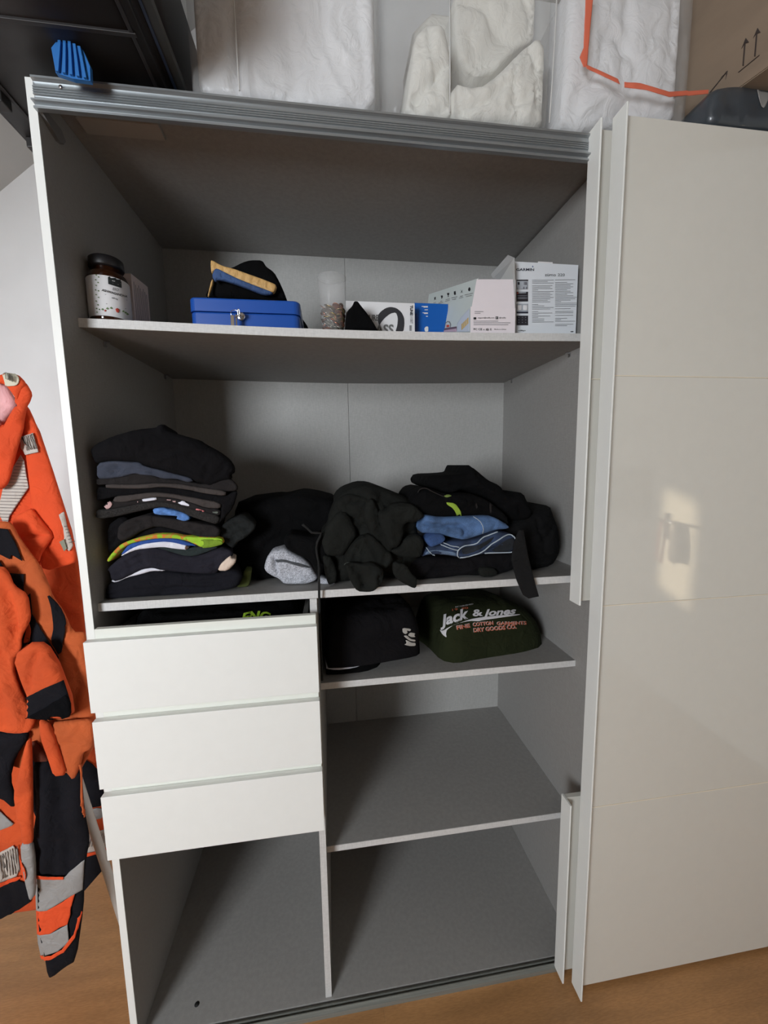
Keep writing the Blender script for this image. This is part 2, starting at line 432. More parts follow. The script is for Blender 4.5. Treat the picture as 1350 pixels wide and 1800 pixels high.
shelf(0, W, .057, Z1, .018, SAG); shelf(0, W, .0203, Z2, .018); shelf(.4625, W, .070, Z3, .017); shelf(.4625, W, .0586, Z4, .017)
for x, s in ((0, 1), (W, -1)):
    for yy in (.15, .49):
        zz = Z1-.018
        pn = box('shelf_support', min(x, x+s*.012), max(x, x+s*.012), yy-.004, yy+.004, zz-.004, zz-.0005, m_chrome, WD, bev=.0006)
        box('pin', min(x, x+s*.003), max(x, x+s*.003), yy-.005, yy+.005, zz-.014, zz-.004, m_chrome, pn, bev=.0006)
# top track: ribbed aluminium fascia with a lower lip
prof = [(-.004, 2.096), (-.012, 2.0955), (-.012, 2.092), (-.006, 2.090), (-.006, 2.082)]
for k in range(4): z = 2.082-.004*k; prof += [(-.009, z-.0006), (-.009, z-.0022), (-.006, z-.003)]
prof += [(-.006, 2.062), (-.006, 2.0555), (-.017, 2.0550), (-.017, 2.0525), (-.007, 2.0520), (-.007, 2.0480), (-.0115, 2.0470), (-.0115, 2.0435), (-.002, 2.0435), (-.002, 2.096)]
tr = profile_x('top_track', prof, 0, XE, m_alu, WD)
box('stopper', .012, .030, -.0125, -.0065, 2.056, 2.075, m_plas, tr, bev=.003)
lathe('screw_hole', [(0, 0), (.0028, 0), (.0028, .001), (0, .001)], (0, 0, 0), m_dark, tr, n=16).rotation_euler = (math.pi/2, 0, 0)
tr.children[-1].location = Vector((.021, -.0125, 2.0655)) - wloc(tr)
sc_ = lathe('screw', [(0, 0), (.0035, 0), (.003, .0015), (0, .002)], (0, 0, 0), m_chrome, tr, n=16); sc_.rotation_euler = (math.pi/2, 0, 0); sc_.location = Vector((.047, -.009, 2.0825)) - wloc(tr)
poly_prism('bracket', [(0, -.003, 2.058), (0, .055, 2.058), (0, .066, 2.045), (0, .058, 2.034), (0, .045, 2.030), (0, .0, 2.046)], (.007, 0, 0), m_plas, WD)
box('stiffener', .03, .182, .062, .102, 2.087, 2.0938, mat('stiffener_grey', (165, 162, 158), .5), WD, bev=.0006)
# bottom track
prof = [(-.012, .0), (-.012, .012), (-.006, .014), (-.006, .019), (-.0045, .019), (-.0045, .010), (.002, .010), (.002, .019), (.0035, .019), (.0035, .012), (.011, .012), (.011, .0)]
profile_x('bottom_track', prof, 0, XE, m_trk, WD)
tube('cable_hole', [(.115, .055, .0171), (.115, .055, .0176)], .006, m_dark, WD, n=16)
# sliding doors
Zp = [.012, .5395, 1.0635, 1.587, 2.100]
def door(x0, x1, yface, yback, ytip, skip=None, xp=None):
    dr = empty('sliding_door', ((x0+x1)/2, yback, 0), WD); dr.location = Vector(((x0+x1)/2, yback, 0)) - wloc(WD)
    for k in range(4):
        if k == skip: continue
        a, b = Zp[k], Zp[k+1]
        box('door_panel', x0+.0012, x1, yface, yback, a+.0012, b-.0012, m_gloss, dr, bev=.0006)
        if k < 3 and not (skip is not None and k+1 == skip): box('joint_strip', x0+.0012, x1, yface-.0006, yback, b-.0011, b+.0011, m_groove, dr, bev=.0002)
    segs = [(Zp[0], Zp[4])] if skip is None else [(Zp[0], Zp[skip]), (Zp[skip+1], Zp[4])]
    for a, b in segs:
        poly_prism('handle_profile', [(x0-.004, yback, a), (x0-.004, ytip, a), (x0-.0022, ytip-.0006, a), (x0, ytip, a), (x0+.001, yback, a)], (0, 0, b-a), m_white, dr)
    return dr
door(1.105, 2.34, -.058, -.046, -.0855)
door(1.079, 2.30, -.020, -.007, -.045, skip=1)
# drawers
DZ = [(1.0545, .9015, 1.0745), (.8810, .7280, .8990), (.7090, .5585, .7255)]
for k, (zt, zb, zg) in enumerate(DZ):
    dw = empty('drawer', (0, 0, 0), WD); dw.location = Vector((.23, 0, zb)) - wloc(WD)
    box('drawer_front', -.0035, .4625, -.036, -.020, zb, zt, m_white, dw, bev=.0007)
    box('grip_strip', .010, .4605, -.019, -.006, zt-.03, zg, mat('grip_white', (230, 231, 222), .5), dw, bev=.001)
    zz = zb+.012
    box('drawer_side', .012, .024, -.006, .47, zz, zt-.012, m_lin, dw); box('drawer_side', .425, .437, -.006, .47, zz, zt-.012, m_lin, dw)
    box('drawer_base', .024, .425, -.006, .47, zz, zz+.006, m_lin, dw); box('drawer_back', .024, .425, .46, .47, zz+.006, zt-.012, m_lin, dw)

#@@OBJECTS
# ------------------------------------------------------------------ things on the upper shelf
def onshelf(px, y): p = at(px, 560, y); return p.x
m_black = mat('black_cotton', (10, 10, 11), .95, 'fabric', spec=.1, var=.2)
m_print_w = mat('white_print', (225, 225, 225), .6)
m_print_k = mat('black_print', (35, 35, 38), .6)
m_print_g = mat('grey_print', (120, 120, 122), .6)
m_card = mat('white_card', (228, 227, 228), .5)
# supplement bottle
by = .115; bx = at(191, 510, by).x; R_ = .0395; zb = zs(bx-R_, bx)
bt = tag(empty('supplement_bottle', (bx, by, zb)), 'brown glass supplement bottle with black cap and white printed label', 'bottle')
m_amb = mat('amber_glass', (46, 22, 8), .08, 'plain', coat=.4)
lathe('bottle_body', [(0, .001), (R_-.006, 0), (R_-.001, .004), (R_, .010), (R_, .094), (R_-.004, .104), (R_-.012, .112), (.026, .116), (.026, .122), (0, .122)], (bx, by, zb), m_amb, bt, 64)
cap = lathe('cap', [(.0, .1185), (.0315, .1185), (.033, .121), (.0325, .137), (.030, .1395), (0, .140)], (bx, by, zb), mat('black_ribbed_plastic', (22, 20, 22), .45), bt, 64)
for v in cap.data.vertices:
    pass
lab = lathe('label', [(R_+.0003, .012), (R_+.0007, .0125), (R_+.0007, .0925), (R_+.0003, .093)], (bx, by, zb), m_card, bt, 64)
m_blk2 = mat('label_black', (26, 32, 32), .5); m_leaf = mat('label_leaf_green', (110, 135, 90), .6); m_red = mat('label_red', (190, 70, 55), .6)
C = lambda pts: crop(140, 430, 6.136, pts)
patch('label_panel', [lab], C([(302, 312), (448, 360), (452, 468), (308, 425)]), m_blk2, bt, h=3, it=0, off=.0005, thick=.0002)
lettering([lab], 'BIO', *C([(350, 490)])[0], 7.0, m_print_g, bt, ang=12, bold=0, off=.0006, sub=1)
lettering([lab], 'ASHWAGANDHA', *C([(238, 500)])[0], 5.4, m_print_k, bt, ang=15, width=46, bold=.02, off=.0006, sub=1)
lettering([lab], '600 mg', *C([(345, 580)])[0], 3.6, m_print_k, bt, ang=14, bold=.01, off=.0006, sub=1)
for k, (u, v) in enumerate([(180, 330), (205, 350), (175, 380), (200, 410), (180, 440), (175, 490), (205, 500), (180, 540), (205, 570), (180, 610), (200, 650), (185, 690), (190, 730), (215, 700), (250, 700), (300, 690), (340, 685), (470, 720), (495, 735), (515, 750)]):
    s_ = 11 if k < 14 else 17
    patch('leaf_print', [lab], C([(u-s_, v), (u, v-s_*.8), (u+s_, v+4), (u, v+s_*.6)]), m_leaf, bt, h=3, it=0, off=.0006, thick=.0002)
patch('berry_print', [lab], C([(383, 695), (408, 683), (430, 705), (418, 738), (395, 728)]), m_red, bt, h=3, off=.0006, thick=.0002)
patch('berry_print', [lab], C([(265, 710), (285, 700), (288, 718), (272, 725)]), m_red, bt, h=3, off=.0006, thick=.0002)
lettering([lab], '^^^', *C([(345, 400)])[0], 4, m_print_w, bt, ang=14, bold=.02, off=.0009)
bars(lab, [(C([(u0, v)])[0][0], C([(u1, v)])[0][0], C([(0, v)])[0][1], C([(0, v+(u1-u0)*.26)])[0][1]) for u0, u1, v in ((320, 440, 388), (350, 420, 412), (275, 510, 535), (285, 500, 635))], m_print_g, bt, hgt=.7)
# small carton behind the bottle
sb = tag(empty('small_carton', (.09, .17, zs(.05, .10))), 'pale pinkish upright carton standing behind the supplement bottle', 'box')
p0 = Vector((at(236, 550, .165).x, .165)); hc = at(236, 481, .165).z-zs(.05, .10); dv2 = Vector((.10, .99)).normalized(); nv = Vector((dv2.y, -dv2.x))
poly_prism('carton_body', [(*(p0-nv*.030), zs(.05, .10)), (*p0, zs(.05, .10)), (*(p0+dv2*.070), zs(.05, .10)), (*(p0+dv2*.070-nv*.030), zs(.05, .10))], (0, 0, hc), mat('pinkish_card', (222, 205, 200), .5), sb)
for k in range(9):
    q = p0+dv2*(.008+.0065*k)
    poly_prism('fine_print', [(*(q+nv*.0004), zs(.05, .10)+.018), (*(q+dv2*.0016+nv*.0004), zs(.05, .10)+.018), (*(q+dv2*.0016+nv*.0004), zs(.05, .10)+hc-.014-.004*(k % 3)), (*(q+nv*.0004), zs(.05, .10)+hc-.014-.004*(k % 3))], (*(-nv*.0003), 0), m_print_g, sb)
# blue cash box
yc = .10; A = at(329, 521, yc); B_ = at(525, 529, yc); zc = zs(A.x, B_.x)
cb = tag(empty('cash_box', ((A.x+B_.x)/2, yc+.08, zc)), 'blue metal cash box with key in its lock', 'cash box')
m_blue = mat('blue_enamel', (24, 78, 165), .35, coat=.2)
x0, x1, zt = A.x+.002, B_.x+.002, (A.z+B_.z)/2; dp = .165; zmid = zc+(zt-zc)*.58
def rbox(name, x0, x1, y0, y1, z0, z1_, rr, m, par):
    bm = bmesh.new(); bm_box(bm, x0, x1, y0, y1, z0, z1_)
    bmesh.ops.bevel(bm, geom=[e for e in bm.edges if abs(e.verts[0].co.z-e.verts[1].co.z) > .01], offset=rr, segments=6, affect='EDGES', profile=.5)
    bmesh.ops.bevel(bm, geom=[e for e in bm.edges if abs(e.verts[0].co.z-z1_) < 1e-5 and abs(e.verts[1].co.z-z1_) < 1e-5 and len(e.link_faces) == 2 and abs(e.link_faces[0].normal.z)+abs(e.link_faces[1].normal.z) > .5], offset=.004, segments=3, affect='EDGES', profile=.5)
    o = bmobj(name, bm, m, par, True); o.data.set_sharp_from_angle(angle=math.radians(12)); return o
rbox('box_base', x0+.001, x1-.001, yc+.001, yc+dp-.001, zc, zmid-.0006, .016, m_blue, cb)
rbox('lid', x0-.0005, x1+.0005, yc-.0005, yc+dp, zmid, zt, .017, m_blue, cb)
kx, kz = at(424, 557, yc).x, at(424, 557, yc).z
lk = lathe('lock', [(0, 0), (.0095, 0), (.0095, .003), (.0075, .0045), (0, .0045)], (0, 0, 0), m_chrome, cb, 28); lk.rotation_euler = (math.pi/2, 0, 0); lk.location = Vector((kx, yc-.0005, kz)) - wloc(cb)
ky = box('key', kx-.0015, kx+.0015, yc-.022, yc-.005, kz-.005, kz+.005, m_chrome, cb)
tube('key_bow', [(kx+.007*math.cos(a)*.3, yc-.026-.001*math.sin(a), kz+.007*math.sin(a)) for a in [i*math.pi/8 for i in range(16)]], .0012, m_chrome, ky, 6, True)
tube('key_ring', [(kx-.008+.009*math.cos(a), yc-.026, kz-.002+.007*math.sin(a)) for a in [i*math.pi/8 for i in range(16)]], .0007, m_chrome, ky, 6, True)
box('spare_key', kx-.018, kx-.010, yc-.027, yc-.0255, zc+.0005, kz-.006, mat('nickel', (150, 140, 130), .3, metal=1), cb)
box('spare_key', kx-.0085, kx-.0045, yc-.024, yc-.0225, zc+.0005, kz-.003, m_chrome, cb)
# gloves / padded pouch on the cash box
C = lambda pts: crop(310, 440, 5.625, pts)
gl = tag(empty('knee_pad', ((x0+x1)/2, yc+.08, zt)), 'black padded sleeve with beige and blue ribbed cushion lying on blue cash box', 'pad')
base = pcloth('fabric_sleeve', C([(262, 458), (330, 300), (380, 180), (540, 152), (640, 100), (720, 75), (845, 75), (880, 135), (960, 190), (1010, 280), (1060, 390), (1095, 490)]), yc+.035, m_black, gl, r=.018, depth=.075, amp=.003, h=.006, floor=zt+.0003, seed=2, drop=.1)
m_tan = mat('beige_rubber', (200, 160, 100), .6, 'fabric', var=.06); m_nav = mat('steel_blue_fabric', (52, 78, 122), .8, 'fabric')
def ribpad(name, P, y, m, n, L0, L1, **k):
    cr = []
    for i in range(1, n):
        a, b = Vector(L0[0]).lerp(Vector(L0[1]), i/n), Vector(L1[0]).lerp(Vector(L1[1]), i/n)
        cr.append(([tuple(a), tuple(b)], .0016, -.004))
    return pcloth(name, P, y, m, gl, creases=cr, h=.0035, r=.006, it=1, amp=.0005, **k)
ribpad('cushion', C([(332, 95), (350, 88), (450, 145), (540, 165), (700, 222), (830, 268), (975, 325), (988, 350), (965, 410), (930, 412), (800, 355), (600, 280), (480, 220), (370, 195), (345, 225), (335, 180)]), yc+.014, m_tan, 9, C([(340, 90), (985, 330)]), C([(300, 190), (950, 420)]), depth=.018)
ribpad('cushion', C([(345, 245), (370, 180), (400, 168), (470, 205), (600, 270), (800, 350), (950, 405), (945, 425), (860, 430), (740, 385), (600, 330), (470, 290), (400, 280), (375, 300)]), yc+.010, m_nav, 6, C([(350, 170), (960, 400)]), C([(345, 290), (930, 470)]), depth=.016)
pcloth('binding', C([(345, 280), (368, 290), (320, 440), (312, 456), (305, 450)]), yc+.022, m_tan, gl, r=.003, depth=.01, amp=0, h=.004, floor=zt+.0003)
pcloth('binding', C([(1085, 500), (1110, 500), (1225, 640), (1290, 730), (1308, 772), (1230, 772)]), yc+.19, m_black, tag(empty('dark_pouch', (.47, .3, z1(.47))), 'dark soft pouch showing behind right end of blue cash box', 'pouch'), r=.01, depth=.05, amp=.001, h=.006, floor=z1(.45)).name = 'pouch_body'
# cup with coins
yq = .13; cl, cr_ = at(558, 490, yq), at(608, 490, yq); cx = (cl.x+cr_.x)/2; rt = (cr_.x-cl.x)/2; zq = zs(cx-.03); ht = at(583, 489, yq).z - zq; rb = rt*.74
cup = tag(empty('plastic_cup', (cx, yq, zq)), 'clear frosted plastic cup holding loose coins', 'cup')
m_cup = bpy.data.materials.new('frosted_clear_plastic'); m_cup.use_nodes = True; nt = m_cup.node_tree
_b = nt.nodes['Principled BSDF']; _b.inputs['Base Color'].default_value = (.85, .85, .86, 1); _b.inputs['Roughness'].default_value = .12; _b.inputs['Alpha'].default_value = .08
_n = nt.nodes.new('ShaderNodeTexNoise'); _n.inputs['Scale'].default_value = 60; _bu = nt.nodes.new('ShaderNodeBump'); _bu.inputs['Strength'].default_value = .05; nt.links.new(_n.outputs[0], _bu.inputs['Height']); nt.links.new(_bu.outputs[0], _b.inputs['Normal'])
lathe('cup_wall', [(0, .001), (rb, .001), (rb, .004), (rt*.98, ht*.8), (rt*.985, ht*.81), (rt, ht), (rt-.0008, ht), (rt*.97, ht*.8), (rb-.001, .004), (0, .003)], (cx, yq, zq), m_cup, cup, 48)
cup.children[0].name = 'cup_wall'
lathe('rim', [(rt-.0006, ht-.001), (rt+.001, ht-.001), (rt+.001, ht+.0008), (rt-.0006, ht+.0008)], (cx, yq, zq), m_cup, cup, 48)
coinm = [mat('copper_coin', (196, 128, 98), .35, metal=.8), mat('dull_copper_coin', (140, 92, 72), .45, metal=.7), mat('brass_coin', (190, 165, 110), .35, metal=.85), mat('silver_coin', (175, 170, 160), .35, metal=.85)]
cn = [('copper one', .0085), ('dull brown copper one', .0094), ('brass yellow one', .011), ('silver one', .0115)]
rc = random.Random(11); protos = []
for k in range(4):
    e = empty('coin', (0, 0, 0)); R0 = cn[k][1]
    lathe('coin_disc', [(0, -.0006), (R0-.001, -.0006), (R0-.0008, -.0009), (R0, -.0007), (R0, .0007), (R0-.0008, .0009), (R0-.001, .0006), (0, .0006)], (0, 0, 0), coinm[k], e, 22)
    bm = bmesh.new()      # raised figure on the faces
    bm_box(bm, -.0015, .0015, -.0035, .0035, .0006, .0009); bm_box(bm, -.004, .004, -.0006, .0006, .0006, .00085); bmobj('relief', bm, coinm[k], e)
    protos.append(e)
ccount = 0
for lvl in range(11):
    zz = zq + .012 + lvl*.0058; rin = (rb + (rt-rb)*(zz-zq)/ht)
    for j in range(7):
        k = rc.choice([0, 1, 1, 2, 3] if lvl > 4 else [0, 2, 3, 3, 1]); R0 = cn[k][1]
        a = j/7*2*math.pi + lvl*.5 + rc.uniform(-.15, .15)
        rad = rin - R0*rc.uniform(.55, .75) - .002
        if zz > zq+.05 and rc.random() < .2: continue
        P_ = protos[k]
        if P_.get('used'):
            o = P_.copy(); COL.objects.link(o)
            for ch in P_.children: c2 = ch.copy(); COL.objects.link(c2); c2.parent = o
        else: o = P_; o['used'] = 1
        o.location = (cx+rad*math.cos(a), yq+rad*math.sin(a), zz+rc.uniform(-.001, .002))
        tl = rc.uniform(.35, 1.1); o.rotation_euler = (tl*math.sin(a)*-1+rc.uniform(-.3, .3), tl*math.cos(a)+rc.uniform(-.3, .3), rc.uniform(0, 3))
        tag(o, {0: 'bright copper coin in the heap inside the plastic cup', 1: 'dull brown coin in the heap inside the plastic cup', 2: 'brass yellow coin in the heap inside the plastic cup', 3: 'silver grey coin in the heap inside the plastic cup'}[k], 'coin', {0: 'bright copper coins', 1: 'dull brown coins', 2: 'brass yellow coins', 3: 'silver grey coins'}[k]+' in the cup'); ccount += 1
for P_ in protos:
    if 'used' in P_: del P_['used']
for o in bpy.data.objects:
    if o.name.startswith('coin') and 'used' in o: del o['used']
# black cloth tent shape
C = lambda pts: crop(540, 470, 5.87, pts)
zt2 = zs(.53,.6)
bc = tag(pcloth('beanie', C([(393, 655), (400, 480), (420, 420), (470, 370), (490, 320), (530, 330), (560, 370), (640, 470), (700, 560), (750, 655)]), .085, m_black, r=.02, depth=.055, amp=.0025, h=.006, seed=5, floor=zt2), 'black cloth folded to a peak standing beside the coin cup', 'cloth')
# headphone carton
zh = zs(.6, .72); yh = .155; a = at(622, 530, yh); b = at(729, 532, yh)
hp = tag(empty('headphone_box', ((a.x+b.x)/2, yh+.03, zh)), 'white headphone carton picturing a black band, partly behind the black cloth', 'box')
hb = box('carton_body', a.x-.02, b.x, yh, yh+.055, zh, (a.z+b.z)/2, m_card, hp)
m_band = mat('headband_print', (48, 48, 52), .5)
patch('headband_picture', [hb], C([(725, 500), (760, 455), (810, 420), (860, 408), (920, 420), (970, 460), (1000, 520), (1003, 590), (990, 668), (908, 668), (930, 600), (935, 520), (915, 465), (860, 475), (800, 520), (760, 570), (745, 610), (730, 560)]), m_band, hp, h=3, it=1, off=.0005, thick=.0003)
lettering([hb], 'PURE', *C([(612, 550)])[0], 14.5, mat('mid_grey_print', (110, 110, 108), .6), hp, sx=.62, bold=.03, off=.0008)
lettering([hb], 'BASS', *C([(640, 690)])[0], 24, mat('mid_grey_print', (110, 110, 108), .6), hp, width=43, bold=.03, off=.0008)
lettering([hb], 'TUNE', *C([(1062, 394)])[0], 6.5, m_print_k, hp, ang=90, width=17, bold=.04, off=.0008)
lettering([hb], '510BT', *C([(1062, 494)])[0], 6.5, m_print_g, hp, ang=90, width=15, bold=0, off=.0008)
bars(hb, [(C([(1055+8*k, 0)])[0][0], C([(1060+8*k, 0)])[0][0], C([(0, 598)])[0][1], C([(0, 598)])[0][1]) for k in range(3)], m_print_g, hp, hgt=10)
# blue carton
yb_ = .19; a = at(728, 532, yb_); b = at(768, 532, yb_)
bb = tag(empty('blue_carton', ((a.x+b.x)/2, yb_+.02, zh)), 'small blue carton between headphone carton and long white box', 'box')
m_bc = mat('blue_card', (14, 92, 178), .4); bo = box('carton_body', a.x, b.x+.03, yb_, yb_+.04, zh, a.z, m_bc, bb)
patch('dark_corner_print', [bo], C([(1098, 480), (1130, 470), (1140, 520), (1138, 664), (1095, 664)]), mat('deep_blue_print', (40, 70, 130), .5), bb, h=4, it=0, off=.0006, thick=.0003)
bars(bo, [(C([(u0, v)])[0][0], C([(u1, v)])[0][0], C([(0, v)])[0][1], C([(0, v)])[0][1]) for u0, u1, v in ((1180, 1245, 400), (1200, 1245, 408), (1210, 1245, 435), (1190, 1245, 466), (1205, 1245, 474), (1225, 1245, 502))], m_print_w, bb, hgt=1.2)
patch('ring_print', [bo], C([(1208, 630), (1225, 610), (1250, 610), (1250, 664), (1215, 664)]), m_print_w, bb, h=3, off=.0005, thick=.0002)
# long white open carton standing obliquely
C = lambda pts: crop(720, 440, 6.75, pts)
m_gw = mat('cool_white_card', (196, 204, 202), .45); m_pk = mat('rosy_white_card', (232, 224, 228), .5); m_in = mat('grey_card_inside', (170, 170, 170), .7)
zl = zs(.75, .96); yf_ = .068
FL, FR = at(827, 588, yf_), at(905, 588, yf_)       # front end, near edge
lb = tag(empty('open_carton', ((FL.x+FR.x)/2, .2, zl)), 'long white carton lying open with raised end flaps and printed icons', 'box')
zfr = at(830, 539, yf_).z
bk = at(756, 514, .30)                                 # far end of the long side
lx, rx = FL.x, FR.x; dxs = bk.x-lx; zfar = bk.z; dps = .30-yf_
ff = poly_prism('front_flap', [(lx, yf_, zl), (rx, yf_, zl), (rx, yf_, zfr), (lx, yf_, zfr)], (0, .0012, 0), m_pk, lb)
ht_ = at(842, 491, yf_+.006)
q0, q1 = at(838, 491, yf_+.008), at(902, 491, yf_+.008)
uf = poly_prism('tuck_flap', [(lx+.003, yf_+.001, zfr), (rx-.001, yf_+.001, zfr), (q1.x, yf_+.008, q1.z), (q0.x, yf_+.008, q0.z)], (0, .001, 0), m_pk, lb)
ztn = at(841, 489, yf_+.010).z
xnt = at(841, 489, yf_+.010).x; kk = (zfar-zl)/(ztn-zl); dxs = bk.x-lx-(xnt-lx)*kk
side = poly_prism('side_panel', [(lx, yf_+.0012, zl), (xnt, yf_+.010, ztn), (lx+dxs+(xnt-lx)*kk, .30+.0088*kk, zfar), (lx+dxs, .30, zl)], (.001, .0006, 0), m_gw, lb)
poly_prism('top_panel', [(xnt, yf_+.010, ztn), (lx+dxs+(xnt-lx)*kk, .30+.0088*kk, zfar), (rx+dxs, .30, zfar), (rx-.004, yf_+.07, ztn)], (0, 0, -.001), m_gw, lb)
poly_prism('side_panel', [(rx, yf_+.0012, zl), (rx, yf_+.0012, ztn-.004), (rx+dxs, .30, zfar), (rx+dxs, .30, zl)], (-.001, 0, 0), m_in, lb)
poly_prism('carton_floor', [(lx+.001, yf_+.0012, zl+.0003), (rx-.001, yf_+.0012, zl+.0003), (rx+dxs-.001, .30, zl+.0003), (lx+dxs+.001, .30, zl+.0003)], (0, 0, .001), m_in, lb)
# flap standing up at the right rear corner
f0, f1, f2, f3 = at(905, 540, yf_+.002), at(904, 453, yf_+.006), at(893, 448, yf_+.03), at(863, 482, yf_+.10)
f4 = at(866, 489, yf_+.10); f5 = at(880, 491, yf_+.08)
poly_prism('side_flap', [tuple(f1), tuple(f2), tuple(f3), tuple(f4), tuple(f5)], (.0006, .001, 0), m_in, lb)
poly_prism('end_flap', [(rx, yf_+.002, zfr), tuple(f1), tuple(f5), tuple(at(880, 494, yf_+.08))], (.001, .0002, 0), mat('light_card_inside', (196, 196, 194), .7), lb)
for k, (u, v) in enumerate([(302, 575), (382, 555), (460, 530), (538, 508), (620, 488), (710, 464)]):
    shp = [[(-12, -22), (-4, -10), (4, -24), (12, -14), (6, 0), (14, 14), (2, 8), (-10, 20), (-6, 0)], [(-12, -16), (10, -20), (14, 0), (0, 22), (-6, 4)], [(-14, -22), (14, -24), (8, 0), (3, 6), (4, 18), (12, 22), (-12, 24), (-3, 18), (-3, 6), (-10, 0)],
           [(-12, -18), (10, -24), (13, 14), (0, 24), (-10, 16)], [(-14, -22), (0, -4), (12, -24), (4, 2), (14, 22), (0, 8), (-14, 20), (-4, 0)], [(-14, 0), (-4, -24), (12, -20), (16, 4), (4, 24), (-10, 18)]][k]
    patch('icon_print', [side], C([(u+a, v+b) for a, b in shp]), m_print_k, lb, h=2, it=0, off=.0006, thick=.0003)
bars(side, [(C([(u0, v)])[0][0], C([(u1, v)])[0][0], C([(0, v)])[0][1], C([(0, v-(u1-u0)*.22)])[0][1]) for u0, u1, v in ((285, 315, 622), (275, 318, 642), (365, 390, 604), (345, 400, 626), (430, 480, 584), (425, 480, 602), (498, 568, 564), (505, 555, 584), (600, 635, 545), (590, 640, 566), (655, 755, 528), (668, 740, 548), (250, 385, 870))], m_print_g, lb, hgt=.9)
patch('ring_print', [side], C([(412, 910), (420, 865), (450, 840), (480, 845), (495, 880), (488, 915), (478, 912), (482, 880), (470, 855), (450, 852), (430, 870), (424, 912)]), m_print_g, lb, h=2, it=0, off=.0006, thick=.0003)
patch('badge_print', [side], C([(440, 885), (475, 885), (470, 912), (438, 914)]), m_red, lb, h=3, it=0, off=.0006, thick=.0003)
patch('picture_print', [side], C([(215, 962), (330, 935), (560, 905), (562, 940), (560, 968), (400, 969)]), mat('mauve_print', (105, 85, 95), .5), lb, h=3, it=0, off=.0006, thick=.0003)
patch('picture_print', [side], C([(350, 962), (560, 928), (562, 968), (380, 969)]), mat('light_mauve_print', (190, 165, 180), .5), lb, h=3, it=0, off=.0009, thick=.0003)
patch('room_picture', [side], C([(562, 968), (570, 870), (620, 790), (712, 690), (714, 968)]), mat('pale_blue_print', (190, 198, 212), .5), lb, h=4, it=0, off=.0010, thick=.0003)
for k in range(4):
    patch('window_picture', [side], C([(620+22*k, 880-22*k), (638+22*k, 862-22*k), (638+22*k, 935-22*k), (620+22*k, 948-22*k)]), mat('gold_print', (200, 170, 110), .5), lb, h=4, it=0, off=.0014, thick=.0003)
lettering([ff], 'support@radfly.com', *C([(808, 808)])[0], 2.9, m_print_k, lb, width=29, bold=.01)
lettering([ff], 'f', *C([(1028, 812)])[0], 4, m_print_w, lb, bold=.03, off=.0014)
lettering([ff], '@radfly', *C([(1060, 808)])[0], 2.9, m_print_k, lb, width=12, bold=.01)
for (u0, u1, v0, v1) in ((757, 790, 795, 822), (1020, 1050, 786, 818)): patch('icon_print', [ff], C([(u0, v0), (u1, v0), (u1, v1), (u0, v1)]), m_print_k, lb, h=3, it=0, off=.0006, thick=.0003)
lettering([ff], 'FC CE', *C([(757, 948)])[0], 4.6, m_print_k, lb, width=15, bold=.02)
lettering([ff], 'x @ E', *C([(870, 948)])[0], 4.2, m_print_k, lb, width=15, bold=.01)
lettering([ff], 'Made in China', *C([(1002, 944)])[0], 2.8, m_print_k, lb, width=21, bold=.005)
bars(ff, [(C([(u0, v)])[0][0], C([(u1, v)])[0][0], C([(0, v)])[0][1], C([(0, v)])[0][1]) for u0, u1, v in ((770, 875, 725), (770, 840, 745), (757, 1050, 838), (757, 1195, 858), (757, 1170, 880))], m_print_g, lb, hgt=.9)
# navigation device carton
C = lambda pts: crop(880, 440, 8.4375, pts)
yg = .105; a = at(904, 463, yg); b = at(1017, 462, yg); zg = zs(b.x)
gb = tag(empty('navigation_carton', ((a.x+b.x)/2, yg+.02, zg)), 'white square navigation device carton with screen pictures and text columns', 'box')
go = box('carton_body', a.x-.006, b.x, yg, yg+.035, zg, (a.z+b.z)/2, mat('bright_white_card', (225, 229, 234), .4), gb)
box('hanger_tab', at(946, 462, yg).x, at(972, 462, yg).x, yg+.001, yg+.002, (a.z+b.z)/2, (a.z+b.z)/2+.0035, m_card, gb)
m_navy = mat('navy_print', (40, 44, 60), .5)
lettering([go], 'GARMIN', *C([(228, 305)])[0], 6.2, m_navy, gb, width=31.5, bold=.025)
patch('triangle_logo', [go], C([(463, 250), (475, 226), (487, 250)]), mat('blue_print', (50, 80, 140), .5), gb, h=2, it=0, off=.0006, thick=.0003)
lettering([go], 'z\u00fcmo', *C([(655, 385)])[0], 7.2, m_print_k, gb, width=19, bold=0)
lettering([go], "220", *C([(843, 385)])[0], 6.8, m_print_k, gb, width=12.5, bold=0)
def rect(u0, u1, v0, v1, m, nm='screen_picture', off=.0006): patch(nm, [go], C([(u0, v0), (u1, v0), (u1, v1), (u0, v1)]), m, gb, h=6, it=0, off=off, thick=.0003)
m_gs = mat('silver_print', (175, 180, 188), .5); m_dk = mat('charcoal_print', (42, 40, 46), .5); m_mid = mat('steel_print', (120, 122, 130), .5)
rect(235, 405, 438, 580, m_gs); rect(235, 405, 438, 455, m_dk, off=.001); rect(250, 280, 475, 512, m_dk, off=.001); rect(340, 385, 470, 512, m_mid, off=.001); rect(330, 350, 545, 575, m_mid, off=.001); rect(370, 390, 545, 575, m_mid, off=.001)
rect(235, 405, 617, 760, m_dk); rect(262, 375, 622, 640, m_gs, off=.001); rect(245, 395, 672, 682, m_mid, off=.001); rect(245, 395, 700, 722, m_mid, off=.001); rect(240, 258, 622, 650, m_red, off=.001)
rect(235, 405, 795, 938, m_gs); rect(235, 405, 912, 936, m_navy, off=.001); rect(245, 310, 815, 890, m_card, off=.001); rect(330, 395, 815, 890, m_card, off=.001)
rect(235, 405, 970, 1112, m_dk)
for i in range(3):
    for j in range(3): rect(262+50*i, 276+50*i, 990+38*j, 1002+38*j, m_mid, off=.001)
